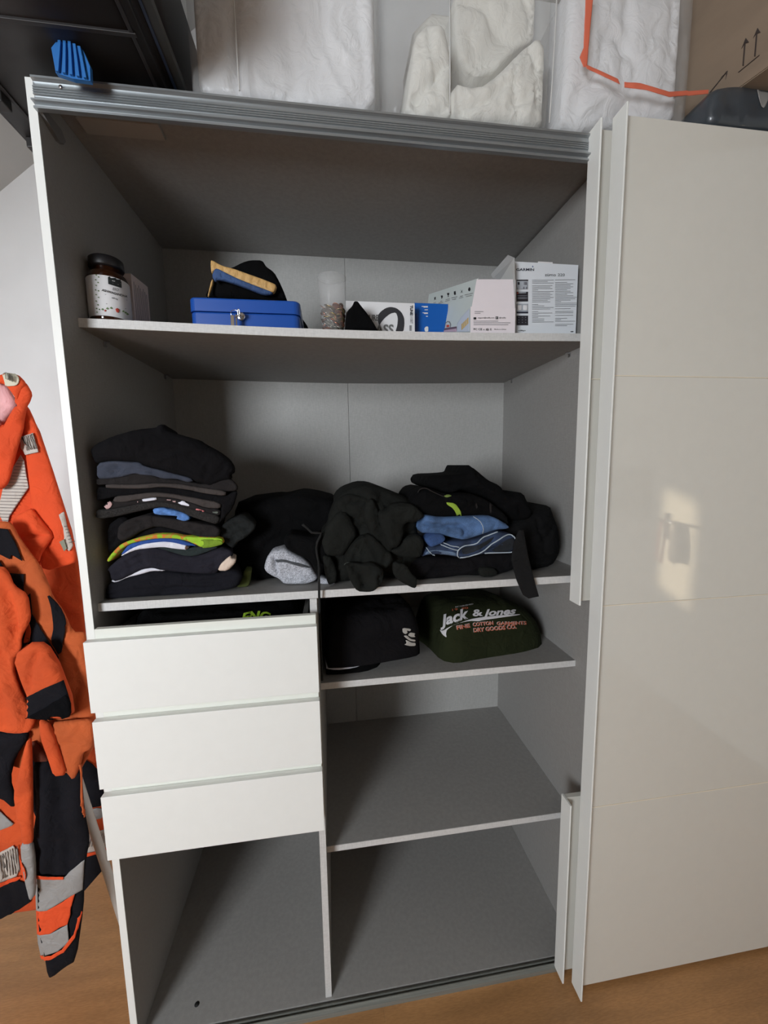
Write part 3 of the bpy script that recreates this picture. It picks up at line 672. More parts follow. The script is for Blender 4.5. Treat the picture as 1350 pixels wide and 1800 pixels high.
lettering([go], 'n\u00fcMaps', *C([(258, 1200)])[0], 3.4, m_print_k, gb, width=13, bold=.01)
rect(1035, 1120, 1200, 1213, m_dk)
L_ = []; rr = random.Random(4)
for u, v0, v1 in ((465, 442, 1080), (805, 438, 1130)):
    v = v0
    while v < v1:
        L_.append((C([(u, v)])[0][0], C([(u+rr.choice([300, 320, 270, 180, 90, 230]), v)])[0][0], C([(0, v)])[0][1], C([(0, v-3)])[0][1])); v += 22 + (16 if rr.random() < .12 else 0)
bars(go, L_, m_print_g, gb, hgt=.75)
# ------------------------------------------------------------------ things on top of the wardrobe
ZT = 2.1025
m_film = bpy.data.materials.new('milky_clear_film'); m_film.use_nodes = True; nt = m_film.node_tree
_b = nt.nodes['Principled BSDF']; _b.inputs['Base Color'].default_value = (.80, .80, .79, 1); _b.inputs['Roughness'].default_value = .22; _b.inputs['Alpha'].default_value = .22
_n = nt.nodes.new('ShaderNodeTexNoise'); _n.inputs['Scale'].default_value = 7; _n.inputs['Detail'].default_value = 5; _mp = nt.nodes.new('ShaderNodeMapping'); _tc = nt.nodes.new('ShaderNodeTexCoord'); _mp.inputs['Scale'].default_value = (3, 3, 1)
nt.links.new(_tc.outputs['Object'], _mp.inputs[0]); nt.links.new(_mp.outputs[0], _n.inputs['Vector'])
_bu = nt.nodes.new('ShaderNodeBump'); _bu.inputs['Strength'].default_value = .5; _bu.inputs['Distance'].default_value = .02; nt.links.new(_n.outputs[0], _bu.inputs['Height']); nt.links.new(_bu.outputs[0], _b.inputs['Normal'])
m_duv = mat('white_duvet_cotton', (236, 236, 238), .9, 'fabric', var=.02); m_duv2 = mat('ivory_duvet_cotton', (232, 230, 222), .9, 'fabric', var=.03)
def vcr(lines, wd, h): return [(L_, wd, h) for L_ in lines]
def bag(x0, x1, yf, h, dpt, label, inner_label, cont, mcont, seams=(), lean=0, seed=1, amp=.010, f=(9, 5), group=None):
    P = [(x0+.012, ZT), (x1-.010, ZT), (x1, ZT+.02), (x1+lean, ZT+h), (x0-lean, ZT+h), (x0, ZT+.02)]
    bg = tag(empty('storage_bag', ((x0+x1)/2, yf+dpt/2, ZT)), label, 'bag')
    cr = [([(a, ZT), (b, ZT+h)], .005, .006) for a, b in seams]
    cloth('clear_film', P, yf, m_film, bg, r=.03, depth=dpt, amp=.006, f=(7, 3), seed=seed, h=.018, creases=cr, it=0)
    for a, b in seams:
        tube('seam', [(a+(b-a)*t/6, yf-.007-.002*math.sin(t), ZT+.01+(h-.02)*t/6) for t in range(7)], .0014, mat('seam_film', (205, 205, 203), .4), bg, 6)
    d = tag(empty('duvet', ((x0+x1)/2, yf+dpt/2, ZT+.01)), inner_label, 'bedding')
    for k, (Q, dy, am, ff, cc) in enumerate(cont):
        pcloth('duvet_fold', Q, yf+dy+.012, mcont, d, clampx=(x0+.008, x1-.006), zmax=ZT+h-.03, r=.018, depth=dpt-dy-.05, amp=am, f=ff, seed=seed*3+k, h=.009, creases=cc, floor=ZT+.010)
    return bg
ext = .16   # the bags go on above the frame
def up(P): return P
# bag 1
a = atz(330, 161, ZT); 
bag(.262, .628, .004, .46, .42, 'leftmost clear storage bag on the wardrobe packed flat with white bedding', 'smooth white duvet inside the leftmost storage bag',
    [([(334, 155), (330, 60), (318, -90), (672, -90), (670, 60), (664, 192), (560, 184), (440, 170)], .016, .007, (10, 4), [(crop(0, 0, 2, [(820, -40), (822, 100), (828, 330)]), .008, -.012), (crop(0, 0, 2, [(1000, -60), (1020, 40), (1060, 130)]), .004, .006), (crop(0, 0, 2, [(1180, -60), (1160, 70), (1175, 150), (1230, 210)]), .005, .007), (crop(0, 0, 2, [(1130, 190), (1180, 300), (1240, 380)]), .005, .006), (crop(0, 0, 2, [(905, 345), (960, 320), (1000, 330)]), .004, .005)])], m_duv, seams=((.355, .350),), lean=.004, seed=2)
# bag 2: crumpled duvets with a hollow between them
C = lambda pts: crop(675, 0, 2, pts)
bag(.640, .992, .002, .46, .42, 'middle storage bag on the wardrobe with crumpled white duvet behind clear film', 'crumpled ivory white duvet inside the middle storage bag',
    [(C([(110, 400), (100, -200), (620, -200), (600, 440), (300, 420)]), .22, .006, (8, 8), []),
     (C([(75, 395), (90, 280), (110, 110), (160, 70), (215, 80), (235, 160), (245, 260), (235, 330), (245, 410)]), .012, .016, (12, 8), [(C([(160, 80), (165, 180), (190, 300)]), .004, -.012), (C([(110, 340), (180, 370), (235, 400)]), .004, -.01)]),
     (C([(245, 412), (240, 280), (330, 305), (400, 255), (480, 170), (545, 118), (585, 160), (640, 205), (640, 330), (620, 450), (400, 428)]), .004, .016, (12, 9), [(C([(260, 385), (360, 370), (440, 290)]), .004, -.012), (C([(470, 180), (455, 300), (470, 420)]), .004, -.012), (C([(580, 200), (520, 330), (500, 430)]), .004, .010), (C([(500, 160), (490, 260)]), .003, -.008)]),
     (C([(255, 180), (250, -80), (420, -160), (640, -160), (640, 120), (560, 125), (470, 160), (400, 240), (320, 255)]), .05, .012, (8, 6), [(C([(270, 190), (350, 210), (420, 200)]), .006, .008)])], m_duv2, seams=((.768, .765), (.985, 1.000)), lean=.004, seed=5)
# bag 3 with orange edging
b3 = bag(1.003, 1.318, -.002, .46, .40, 'storage bag with orange zip edging at the right of the wardrobe top', 'white bedding inside the orange edged storage bag',
    [(C([(625, 452), (640, 250), (660, -150), (1260, -150), (1230, 90), (1200, 330), (1130, 440), (900, 430)]), .018, .010, (10, 6), [(C([(860, -80), (850, 100), (840, 300)]), .012, -.008), (C([(690, 400), (760, 350), (830, 370)]), .010, .012), (C([(970, 380), (1060, 340), (1120, 350)]), .006, .008)])], m_duv, lean=.004, seed=9)
film3 = [o for o in b3.children if o.name.startswith('clear_film')]
m_or = mat('faded_orange_binding', (222, 112, 84), .7)
patch('zip_edging', film3, C([(708, -30), (736, -30), (724, 90), (712, 235), (700, 240), (686, 205), (700, 170)]), m_or, b3, h=5, it=0, off=.002, y=0)
patch('zip_edging', film3, C([(700, 225), (820, 280), (828, 300), (712, 245)]), m_or, b3, h=5, it=0, off=.002, y=0)
patch('zip_edging', film3, C([(842, 290), (900, 295), (1000, 325), (1142, 315), (1140, 330), (1000, 344), (920, 320), (842, 310)]), m_or, b3, h=5, it=0, off=.002, y=0)
# cardboard box over a dark sack that doubles as its underside's shade
C = lambda pts: crop(1200, 0, 7.5, pts)
dk = tag(pcloth('sack_and_box_shade', crop(0, 0, 1, [(1236, 214), (1242, 150), (1290, 110), (1352, 100), (1420, 90), (1520, 100), (1520, 245), (1400, 232), (1300, 220)]), -.045, mat('slate_sack_and_shade', (62, 68, 74), .35, 'film', coat=.3), clampx=(1.33, 1.75), zmax=2.196, r=.02, depth=.40, amp=.005, h=.014, floor=ZT, seed=3), 'dark slate plastic sack, also standing in for shade under the cardboard box', 'sack')
patch('pale_tape_piece', [dk], C([(960, 1140), (1010, 1115), (1110, 1115), (1130, 1300), (1070, 1440), (1020, 1400)]), mat('pale_tape', (140, 138, 136), .4), dk, h=5)  # pale piece of tape stuck on the sack
cbx = tag(empty('cardboard_box', (1.5, .3, 2.2)), 'brown cardboard box with upward arrows leaning at the right edge', 'box')
m_cd = mat('brown_cardboard', (140, 122, 104), .85, 'card')
bm = bmesh.new(); dB = Vector((.27, -.963, 0)); nB = Vector((.963, .27, 0)); P0 = atz(1243, 195, 2.2) - dB*.14; v8 = [bm.verts.new(P0 + dB*u*.45 + nB*v*.32 + Vector((0, 0, n_*.42))) for u in (0, 1) for v in (0, 1) for n_ in (0, 1)]
for f in ((0,1,3,2), (4,6,7,5), (0,4,5,1), (2,3,7,6), (0,2,6,4), (1,5,7,3)): bm.faces.new([v8[i] for i in f])
bmesh.ops.bevel(bm, geom=bm.edges[:], offset=.002, segments=2, affect='EDGES')
co = bmobj('carton', bm, m_cd, cbx)
mk = mat('dark_ink', (62, 52, 48), .8)
def stroke(P, wd=11):
    a, b = Vector(P[0]), Vector(P[1]); n_ = (b-a).normalized(); n_ = Vector((-n_.y, n_.x))*wd/2
    patch('arrow_print', [co], C([a-n_, b-n_, b+n_, a+n_]), mk, cbx, h=4, it=0, off=.001)
stroke([(800, 870), (825, 560)], 20); stroke([(955, 745), (980, 440)], 20); stroke([(738, 955), (1015, 728)], 10); stroke([(360, 1225), (590, 940)], 13)
for P in ([(775, 650), (835, 500), (878, 560), (825, 575)], [(930, 510), (990, 368), (1030, 430), (975, 450)], [(500, 1030), (600, 930), (570, 1060), (575, 975)]): patch('arrow_print', [co], C(P), mk, cbx, h=4, it=0, off=.001)
# black folding crate overhanging the top left
ck = tag(empty('storage_crate', (.05, 0, ZT+.02)), 'black plastic crate with blue latch overhanging the wardrobe top at left', 'crate')
m_bp = mat('black_crate_plastic', (32, 29, 29), .55); m_bp2 = mat('grey_black_rim', (58, 60, 60), .45); m_lb = mat('blue_plastic', (38, 108, 178), .5)
cz = ZT+.019; X0, X1, Y0, Y1 = -.142, .226, -.36, .215
bm = bmesh.new(); bm_box(bm, X0, X1, Y0, Y1, cz, cz+.22)
for v in bm.verts:
    if v.co.z > cz+.1: v.co.x += .012 if v.co.x > 0 else -.012; v.co.y += .012 if v.co.y > 0 else -.012
bmesh.ops.bevel(bm, geom=bm.edges[:], offset=.012, segments=3, affect='EDGES'); bmobj('crate_body', bm, m_bp, ck, True)
bm = bmesh.new(); bm_box(bm, X1-.002, X1+.020, Y0-.01, Y1+.03, cz+.012, cz+.026); bmobj('rim', bm, m_bp2, ck)
bm = bmesh.new(); bm_box(bm, X0-.012, X0+.002, Y0-.01, Y1+.012, cz+.02, cz+.032); bmobj('rim', bm, m_bp, ck)
box('rim_stripe', X1+.0005, X1+.006, Y0, Y1+.01, cz+.010, cz+.0115, mat('dull_blue_stripe', (48, 62, 88), .5), ck)
for k in range(2):
    y_ = -.28+.2*k; box('rib', X0+.02, X1-.02, y_, y_+.007, cz-.004, cz+.001, m_bp, ck)
for x_ in (X0+.05, X1-.03): box('rib', x_, x_+.007, Y0+.02, Y1-.02, cz-.003, cz+.001, m_bp, ck)
for k, (xx, yy) in enumerate(((X0+.012, Y1-.04), (X0+.012, .06), (X1-.05, Y1-.04), (X1-.05, .03))): box('foot', xx, xx+.035, yy, yy+.028, ZT, cz+.002, m_bp, ck, bev=.002)
Lp = [at(a, b, -.046) for a, b in ((90, 84), (104, 66), (146, 88), (158, 116), (159, 142), (128, 138), (98, 128))]
lt = poly_prism('latch', [tuple(p) for p in Lp], (0, .008, 0), m_lb, ck)
for k in range(5):
    a, b = Lp[1].lerp(Lp[2], .08+k*.2), Lp[6].lerp(Lp[4], .08+k*.2); n_ = Vector((.0022, 0, 0))
    poly_prism('latch_rib', [tuple(a-n_), tuple(a+n_), tuple(b+n_), tuple(b-n_)], (0, -.0045, 0), m_lb, lt)
# ------------------------------------------------------------------ folded clothes on the middle shelf
m_blk_w = mat('washed_black_cotton', (17, 16, 18), .95, 'fabric', spec=.12, var=.2)
m_char = mat('charcoal_cotton', (38, 35, 35), .95, 'fabric', spec=.15)
m_bgrey = mat('brown_grey_cotton', (70, 64, 62), .95, 'fabric', spec=.15)
m_slate = mat('slate_blue_cotton', (64, 68, 80), .95, 'fabric', spec=.15)
m_navy2 = mat('dark_navy_cotton', (24, 24, 30), .95, 'fabric', spec=.15)
m_hgrey = mat('heather_charcoal', (46, 44, 43), .95, 'heather', spec=.15)
m_lblue = mat('light_blue_cotton', (86, 128, 190), .9, 'fabric', var=.25, scale=6)
m_lime = mat('lime_cotton', (158, 200, 50), .9, 'fabric'); m_camo = mat('printed_hem', (160, 170, 50), .9, 'camo')
m_rblue = mat('royal_blue_cotton', (38, 76, 150), .9, 'fabric'); m_wht = mat('white_cotton', (222, 222, 232), .9, 'fabric', var=.05)
m_dgrn = mat('bottle_green_cotton', (26, 38, 38), .9, 'fabric'); m_crm = mat('cream_cotton', (214, 194, 178), .9, 'fabric', var=.05)
m_olv = mat('olive_cotton', (78, 86, 38), .9, 'fabric'); m_pink = mat('dusty_pink_print', (196, 160, 158), .9, 'fabric')
C1 = lambda p: crop(150, 730, 4.821, p)
C2 = lambda p: crop(150, 880, 4.5, p)
FZ = Z2+.0006
def garment(name, P, y, m, label, cat='shirt', group=None, **k):
    k.setdefault('h', .0052); k.setdefault('layers', 3 if name == 'folded_shirt' else 0); k.setdefault('r', .011); k.setdefault('depth', .28); k.setdefault('amp', .0022); k.setdefault('f', (22, 40)); k.setdefault('floor', FZ); k.setdefault('drop', .0); k.setdefault('taper', .25 if max(a for a, b in P) < 460 else 0); k.setdefault('clampx', (.004, W-.008))
    o = pcloth(name, P, y, m, **k); return tag(o, label, cat, group)
gR = garment('folded_shirt', C2([(70, 822), (80, 760), (150, 690), (190, 650), (240, 645), (440, 585), (600, 560), (860, 585), (1040, 580), (1140, 545), (1200, 560), (1240, 600), (1205, 690), (1100, 720), (900, 745), (700, 758), (450, 785), (250, 806), (100, 826)]), .038, m_navy2, 'black folded shirt at the very bottom of the tall left stack', creases=[(C2([(130, 740), (190, 800)]), .006, -.006), (C2([(480, 770), (700, 690), (1080, 700)]), .004, -.005), (C2([(700, 640), (1060, 690)]), .004, .003)], seed=1, r=.016)
gQ = garment('folded_shirt', C2([(190, 640), (230, 655), (330, 610), (440, 585), (520, 560), (620, 562), (640, 540), (520, 530), (440, 545), (360, 575), (250, 615)]), .040, m_wht, 'white shirt edge peeking above the bottom black shirt of left stack', r=.006, seed=2)
gP = garment('folded_shirt', C2([(150, 550), (265, 450), (400, 388), (520, 372), (640, 395), (700, 420), (830, 445), (900, 440), (1060, 375), (1150, 400), (1165, 440), (1110, 470), (1045, 560), (1030, 588), (860, 588), (600, 562), (520, 542), (440, 552), (380, 582), (232, 652), (190, 632), (178, 570)]), .034, mat('dusky_navy_cotton', (36, 35, 43), .95, 'fabric', spec=.15), 'dusky navy folded shirt above the white hem in left stack', creases=[(C2([(200, 540), (330, 470), (420, 400)]), .004, .004), (C2([(430, 410), (450, 500), (520, 540)]), .005, -.005), (C2([(330, 480), (360, 560)]), .004, -.004), (C2([(640, 400), (820, 450), (1010, 470), (1012, 580)]), .003, -.004)], seed=3, r=.014)
gO = garment('folded_shirt', C2([(540, 372), (640, 362), (760, 392), (880, 366), (1060, 368), (980, 402), (860, 444), (780, 444), (680, 414)]), .036, m_dgrn, 'bottle green shirt squeezed beneath the white layer of left stack', r=.007, seed=4)
gN = garment('folded_shirt', C2([(262, 448), (330, 388), (440, 342), (600, 322), (720, 330), (805, 358), (802, 396), (700, 386), (600, 372), (500, 382), (400, 392), (300, 432)]), .032, m_wht, 'white folded shirt under the royal blue layer of left stack', r=.009, seed=5)
patch('brown_hem', [gN], C2([(792, 360), (806, 358), (804, 394), (786, 394)]), mat('brown_cotton', (110, 85, 72), .9, 'fabric'), gN, h=3, it=0)
gM = garment('folded_shirt', C2([(268, 432), (335, 345), (450, 318), (600, 296), (740, 306), (830, 342), (885, 362), (790, 362), (640, 328), (480, 343), (380, 373), (300, 422)]), .031, m_rblue, 'royal blue folded shirt between white and lime layers', r=.008, seed=6)
gL = garment('folded_shirt', C2([(158, 476), (200, 418), (270, 348), (340, 318), (430, 292), (560, 265), (700, 268), (770, 284), (900, 288), (1080, 298), (1098, 340), (1000, 367), (910, 374), (868, 352), (800, 322), (700, 302), (560, 302), (430, 322), (340, 348), (270, 392), (200, 472), (172, 492)]), .028, m_camo, 'lime and orange patterned shirt arching through the left stack', r=.007, h=.005, seed=7)
patch('lime_sleeve', [gL], C2([(765, 288), (900, 292), (1078, 302), (1092, 338), (1000, 362), (912, 370), (872, 350), (802, 320)]), m_lime, gL, h=4)
patch('shaded_sleeve_fold', [gL], C2([(905, 298), (1075, 306), (1090, 336), (1000, 360), (915, 368), (945, 335)]), mat('shaded_lime_cotton', (112, 142, 34), .9, 'fabric'), gL, h=4, off=.0026)  # darker lime laid on as shade painted into the sleeve fold
gK = garment('folded_shirt', C2([(165, 410), (160, 200), (262, 128), (335, 150), (300, 250), (330, 325), (430, 240), (560, 196), (700, 226), (860, 282), (1070, 290), (1080, 300), (900, 290), (770, 286), (700, 270), (560, 267), (430, 294), (340, 320), (270, 350), (200, 420)]), .045, m_blk_w, 'black shirt drooping at left above the lime patterned shirt', r=.012, seed=8)
gJ = garment('folded_shirt', C2([(238, 300), (240, 250), (252, 198), (330, 148), (480, 108), (560, 128), (750, 158), (950, 190), (1015, 200), (1065, 235), (1050, 290), (930, 296), (880, 288), (700, 234), (560, 204), (430, 244), (330, 312), (268, 326)]), .030, m_char, 'crumpled charcoal shirt below the light blue cloth', amp=.006, f=(30, 30), creases=[(C2([(370, 150), (450, 180), (460, 230)]), .003, -.006), (C2([(260, 240), (330, 260), (400, 200)]), .003, -.006), (C2([(890, 200), (920, 250), (890, 290)]), .004, -.005)], seed=9)
gI = garment('cloth', C1([(560, 795), (640, 780), (700, 797), (790, 815), (870, 848), (885, 885), (830, 905), (760, 880), (775, 858), (700, 853), (620, 848), (570, 838)]), .034, m_lblue, 'crumpled light blue cloth squeezed between the charcoal layers', 'cloth', amp=.004, f=(60, 60), r=.008, depth=.12, seed=10, h=.004)
gH = garment('folded_shirt', C1([(68, 872), (78, 800), (160, 798), (300, 778), (450, 747), (620, 728), (760, 752), (900, 792), (1145, 855), (1112, 932), (1000, 902), (880, 862), (760, 802), (640, 778), (560, 792), (420, 822), (250, 862), (120, 882)]), .028, m_hgrey, 'heather charcoal folded shirt below the pink floral shirt', r=.012, seed=11)
gG = garment('folded_shirt', C1([(138, 770), (200, 725), (300, 738), (460, 712), (620, 692), (740, 703), (880, 738), (1010, 785), (1142, 800), (1142, 858), (1000, 822), (880, 790), (760, 756), (620, 733), (450, 752), (300, 782), (240, 792), (165, 800)]), .030, m_char, 'dark shirt with white and pink floral print in left stack', r=.008, seed=12, h=.005)
for Q, mm in (([(480, 712), (600, 699), (613, 715), (490, 733)], m_wht), ([(780, 737), (830, 727), (888, 756), (880, 774), (800, 756)], m_wht), ([(930, 792), (980, 797), (1018, 818), (950, 808)], mat('coral_print', (205, 120, 120), .9, 'fabric')), ([(142, 760), (200, 728), (232, 745), (218, 783), (172, 795)], m_pink), ([(690, 712), (730, 712), (725, 722), (692, 720)], m_pink), ([(440, 728), (448, 722), (450, 742), (442, 744)], m_pink), ([(1080, 815), (1130, 812), (1125, 835), (1075, 830)], mat('sage_print', (92, 98, 90), .9)), ([(740, 722), (770, 722), (768, 740), (742, 736)], m_pink)):
    patch('flower_print', [gG], C1(Q), mm, gG, h=3)
gF = garment('folded_shirt', C1([(215, 736), (235, 688), (350, 678), (560, 652), (700, 662), (850, 688), (1142, 742), (1142, 795), (1010, 788), (880, 740), (740, 705), (600, 694), (460, 714), (300, 742)]), .026, m_bgrey, 'brown grey folded shirt resting on the pink floral shirt', r=.010, creases=[(C1([(800, 690), (880, 735), (1010, 770)]), .003, -.004), (C1([(240, 700), (270, 735)]), .003, -.004)], seed=13)
gE = garment('folded_shirt', C1([(82, 720), (85, 605), (170, 612), (480, 622), (640, 606), (850, 628), (1000, 662), (1182, 688), (1232, 655), (1290, 640), (1250, 780), (1180, 870), (1115, 930), (1142, 850), (1142, 745), (900, 705), (750, 672), (560, 656), (350, 682), (240, 692), (100, 724)]), .032, m_blk_w, 'black folded shirt between two brown grey folded edges', r=.010, seed=14)
gD = garment('folded_shirt', C1([(158, 612), (160, 583), (400, 590), (600, 573), (800, 583), (1000, 618), (1192, 643), (1182, 688), (1000, 664), (850, 630), (640, 608), (480, 624), (300, 623), (170, 618)]), .026, m_bgrey, 'thin brown grey folded shirt just beneath the charcoal layer', r=.008, h=.005, seed=15)
gC = garment('folded_shirt', C1([(78, 595), (80, 530), (300, 518), (420, 488), (560, 503), (640, 533), (800, 548), (1020, 590), (1150, 545), (1230, 538), (1290, 600), (1280, 642), (1190, 648), (1000, 622), (800, 588), (600, 576), (400, 593), (160, 588)]), .030, m_char, 'charcoal folded shirt under the slate blue one', r=.010, seed=16)
gB = garment('folded_shirt', C1([(82, 535), (84, 405), (200, 385), (350, 392), (450, 397), (480, 428), (560, 450), (640, 467), (760, 500), (880, 528), (910, 560), (860, 570), (800, 553), (760, 540), (640, 540), (560, 512), (470, 508), (400, 492), (300, 524), (160, 543)]), .022, m_slate, 'slate blue shirt directly beneath the black trousers', amp=.004, f=(28, 40), creases=[(C1([(250, 430), (330, 470), (470, 500)]), .004, -.006), (C1([(460, 410), (520, 470), (640, 530)]), .004, -.006), (C1([(780, 520), (820, 550)]), .003, -.004)], seed=17)
gA = garment('folded_trousers', C1([(12, 290), (60, 240), (200, 170), (400, 115), (578, 98), (600, 72), (652, 72), (682, 130), (860, 182), (960, 210), (1000, 240), (1130, 310), (1212, 372), (1255, 440), (1252, 490), (1225, 500), (1232, 540), (1150, 562), (1040, 605), (1010, 590), (920, 572), (890, 548), (840, 532), (800, 520), (700, 500), (640, 470), (560, 452), (480, 430), (440, 412), (300, 398), (150, 402), (60, 414), (30, 345)]), .024, m_blk_w, 'black trousers folded on top of the tall left stack', 'trousers', r=.022, depth=.20, creases=[(C1([(600, 385), (760, 330), (920, 290), (1060, 300)]), .003, .005), (C1([(1200, 370), (1150, 480), (1020, 590)]), .004, -.005), (C1([(1040, 400), (1000, 580)]), .004, -.004), (C1([(200, 260), (600, 240), (900, 270)]), .008, .004)], seed=18)
gS = garment('sock', C2([(1040, 560), (1062, 508), (1120, 455), (1145, 440), (1152, 460), (1190, 466), (1182, 500), (1120, 562)]), .030, m_crm, 'cream cloth end sticking out at right of left stack', 'cloth', r=.008, depth=.06, amp=.003, h=.004, creases=[(C2([(1070, 540), (1140, 470)]), .003, -.004)], seed=19)
gU = garment('folded_shirt', C2([(1050, 292), (1060, 210), (1125, 150), (1240, 110), (1345, 190), (1330, 240), (1262, 300), (1180, 345), (1162, 388), (1118, 362)]), .050, mat('grey_green_cotton', (32, 34, 34), .95, 'fabric', spec=.15), 'grey green rolled sleeves bulging right of the left stack', r=.016, depth=.16, creases=[(C2([(1080, 230), (1180, 300), (1160, 380)]), .004, -.008), (C2([(1130, 200), (1230, 290)]), .004, -.007), (C2([(1180, 170), (1290, 250)]), .005, -.006)], seed=20)
# black clothes behind, between the stack and the hoodie
C3 = lambda p: crop(400, 840, 5.625, p)
gV = garment('sweatpants', C3([(40, 1040), (20, 700), (60, 250), (200, 232), (400, 205), (500, 210), (680, 163), (760, 165), (900, 190), (1080, 240), (1200, 500), (1200, 1040)]), .12, m_black, 'black sweatpants heaped behind the grey socks at centre left', 'trousers', r=.03, depth=.28, amp=.006, f=(10, 14), h=.010, creases=[(C3([(60, 340), (460, 370), (900, 330)]), .006, -.008), (C3([(460, 380), (480, 520), (300, 640)]), .008, .008)], seed=21)
gT = garment('sock', C2([(1188, 702), (1200, 660), (1240, 608), (1252, 555), (1312, 560), (1302, 620), (1292, 692)]), .075, m_olv, 'olive green cloth end on the shelf beside the left stack', 'cloth', r=.008, depth=.08, h=.005, seed=22)
sk = tag(empty('sock_pair', (.40, .08, FZ)), 'grey ribbed socks rolled together on the shelf edge', 'socks')
m_sk = mat('light_grey_heather', (178, 180, 188), .95, 'heather')
sb_ = pcloth('rolled_sock', C3([(350, 900), (378, 800), (425, 735), (560, 700), (640, 748), (760, 808), (835, 885), (890, 990), (870, 1032), (780, 1064), (640, 1066), (550, 1062), (500, 1012), (440, 987), (370, 942)]), .062, m_sk, sk, r=.020, depth=.075, amp=.003, f=(24, 24), h=.005, floor=FZ, creases=[(C3([(440, 740), (470, 830), (490, 930)]), .004, -.010), (C3([(470, 990), (600, 1020), (680, 1020)]), .004, -.006), (C3([(560, 930), (650, 950)]), .006, -.004)] + [(C3([(690+22*k, 880+12*k), (660+26*k, 1035+3*k)]), .0016, -.004) for k in range(9)])
patch('opening', [sb_], C3([(468, 806), (560, 806), (700, 842), (822, 884), (800, 892), (700, 872), (560, 830), (486, 836)]), mat('opening_shade_grey', (70, 72, 76), .95, 'fabric'), sk, h=3)  # dark slit painted as the shade inside the sock opening
pcloth('rolled_sock', C3([(895, 992), (960, 995), (1090, 1066), (930, 1066), (890, 1040)]), .058, m_sk, sk, r=.010, depth=.04, amp=.001, h=.004, floor=FZ, creases=[(C3([(915+30*k, 990), (905+40*k, 1062)]), .0016, -.004) for k in range(5)])
# hoodie
C4 = lambda p: crop(560, 840, 5.625, p)
hd = tag(empty('hoodie', (.60, .2, FZ)), 'black hoodie heaped at the middle of the shelf with hanging cord', 'hoodie')
m_hd = mat('black_sweat_fabric', (29, 30, 28), .97, 'fabric', spec=.1, var=.15)
K = dict(h=.0065, floor=FZ)
pcloth('hoodie_body', C4([(10, 760), (20, 540), (90, 470), (100, 380), (180, 200), (260, 130), (430, 68), (560, 70), (700, 120), (900, 200), (1000, 300), (1000, 560), (1060, 640), (1020, 800), (960, 960), (850, 1000), (700, 1000), (650, 980), (400, 1040), (320, 1050), (200, 1060), (110, 1050), (40, 960)]), .05, m_hd, hd, r=.045, depth=.26, amp=.014, f=(15, 15), seed=31, creases=[(C4([(200, 200), (330, 230), (450, 200)]), .006, -.012), (C4([(430, 90), (580, 200), (640, 330)]), .008, .010), (C4([(560, 80), (700, 200), (740, 260)]), .008, -.008)], **K)
pcloth('hood', C4([(180, 330), (190, 210), (300, 150), (440, 190), (545, 200), (500, 260), (450, 390), (350, 400), (250, 350)]), .045, m_hd, hd, r=.022, depth=.07, amp=.008, f=(28, 28), seed=32, creases=[(C4([(300, 290), (380, 260), (450, 240)]), .005, -.012), (C4([(250, 230), (400, 220)]), .004, -.010)], **K)
pcloth('hoodie_front', C4([(45, 560), (90, 470), (200, 335), (290, 340), (400, 560), (330, 660), (260, 780), (180, 790), (60, 780), (20, 640)]), .035, m_hd, hd, r=.022, depth=.08, amp=.004, seed=33, **K)
pcloth('hoodie_front', C4([(35, 790), (60, 770), (130, 790), (190, 930), (185, 1040), (110, 1072), (90, 1055), (60, 940)]), .033, m_hd, hd, r=.014, depth=.05, amp=.004, f=(30, 20), seed=34, creases=[(C4([(80, 800), (130, 920), (110, 1040)]), .003, -.006)], **K)
pcloth('sleeve', C4([(440, 390), (470, 250), (540, 200), (600, 330), (650, 500), (720, 580), (750, 700), (700, 800), (620, 740), (540, 640), (500, 520)]), .024, m_hd, hd, r=.018, depth=.07, amp=.007, f=(18, 18), seed=35, creases=[(C4([(560, 300), (600, 450), (640, 560)]), .004, -.006)], **K)
pcloth('sleeve', C4([(590, 340), (700, 310), (715, 270), (830, 248), (960, 270), (1058, 370), (1040, 400), (965, 452), (885, 445), (850, 480), (850, 580), (800, 695), (690, 715), (650, 560), (600, 430)]), .016, m_hd, hd, r=.018, depth=.08, amp=.007, f=(18, 18), seed=36, creases=[(C4([(700, 330), (760, 280), (880, 250)]), .003, -.005), (C4([(700, 330), (720, 450), (690, 600)]), .004, .004), (C4([(640, 400), (680, 600)]), .004, -.006)], **K)
sl_ = pcloth('sleeve', C4([(250, 870), (252, 800), (330, 680), (410, 605), (520, 560), (620, 650), (730, 760), (750, 830), (700, 890), (640, 930), (540, 900), (400, 900), (330, 860)]), .012, m_hd, hd, r=.018, depth=.07, amp=.007, f=(18, 18), seed=37, creases=[(C4([(360, 850), (360, 740), (420, 620)]), .005, -.009), (C4([(480, 620), (560, 720), (590, 800)]), .004, -.005)], h=.0065)
cf = pcloth('cuff', C4([(258, 868), (340, 845), (430, 862), (530, 840), (640, 910), (650, 960), (640, 1050), (560, 1130), (500, 1145), (385, 1138), (320, 1040), (290, 950)]), -.012, m_hd, hd, r=.014, depth=.028, amp=.003, f=(20, 14), seed=38, h=.006, creases=[(C4([(350, 880), (430, 960), (460, 1080)]), .010, -.012), (C4([(560, 970), (590, 940), (640, 960)]), .003, .006), (C4([(560, 970), (570, 1060), (550, 1110)]), .004, .006), (C4([(600, 980), (600, 1060)]), .004, -.010), (C4([(390, 1120), (450, 1080), (560, 1110)]), .003, -.008)])
pcloth('hem', C4([(690, 720), (800, 700), (860, 600), (1000, 560), (1060, 640), (1025, 790), (960, 800), (900, 815), (760, 770)]), .022, m_hd, hd, r=.016, depth=.08, amp=.003, f=(10, 16), seed=39, **K)
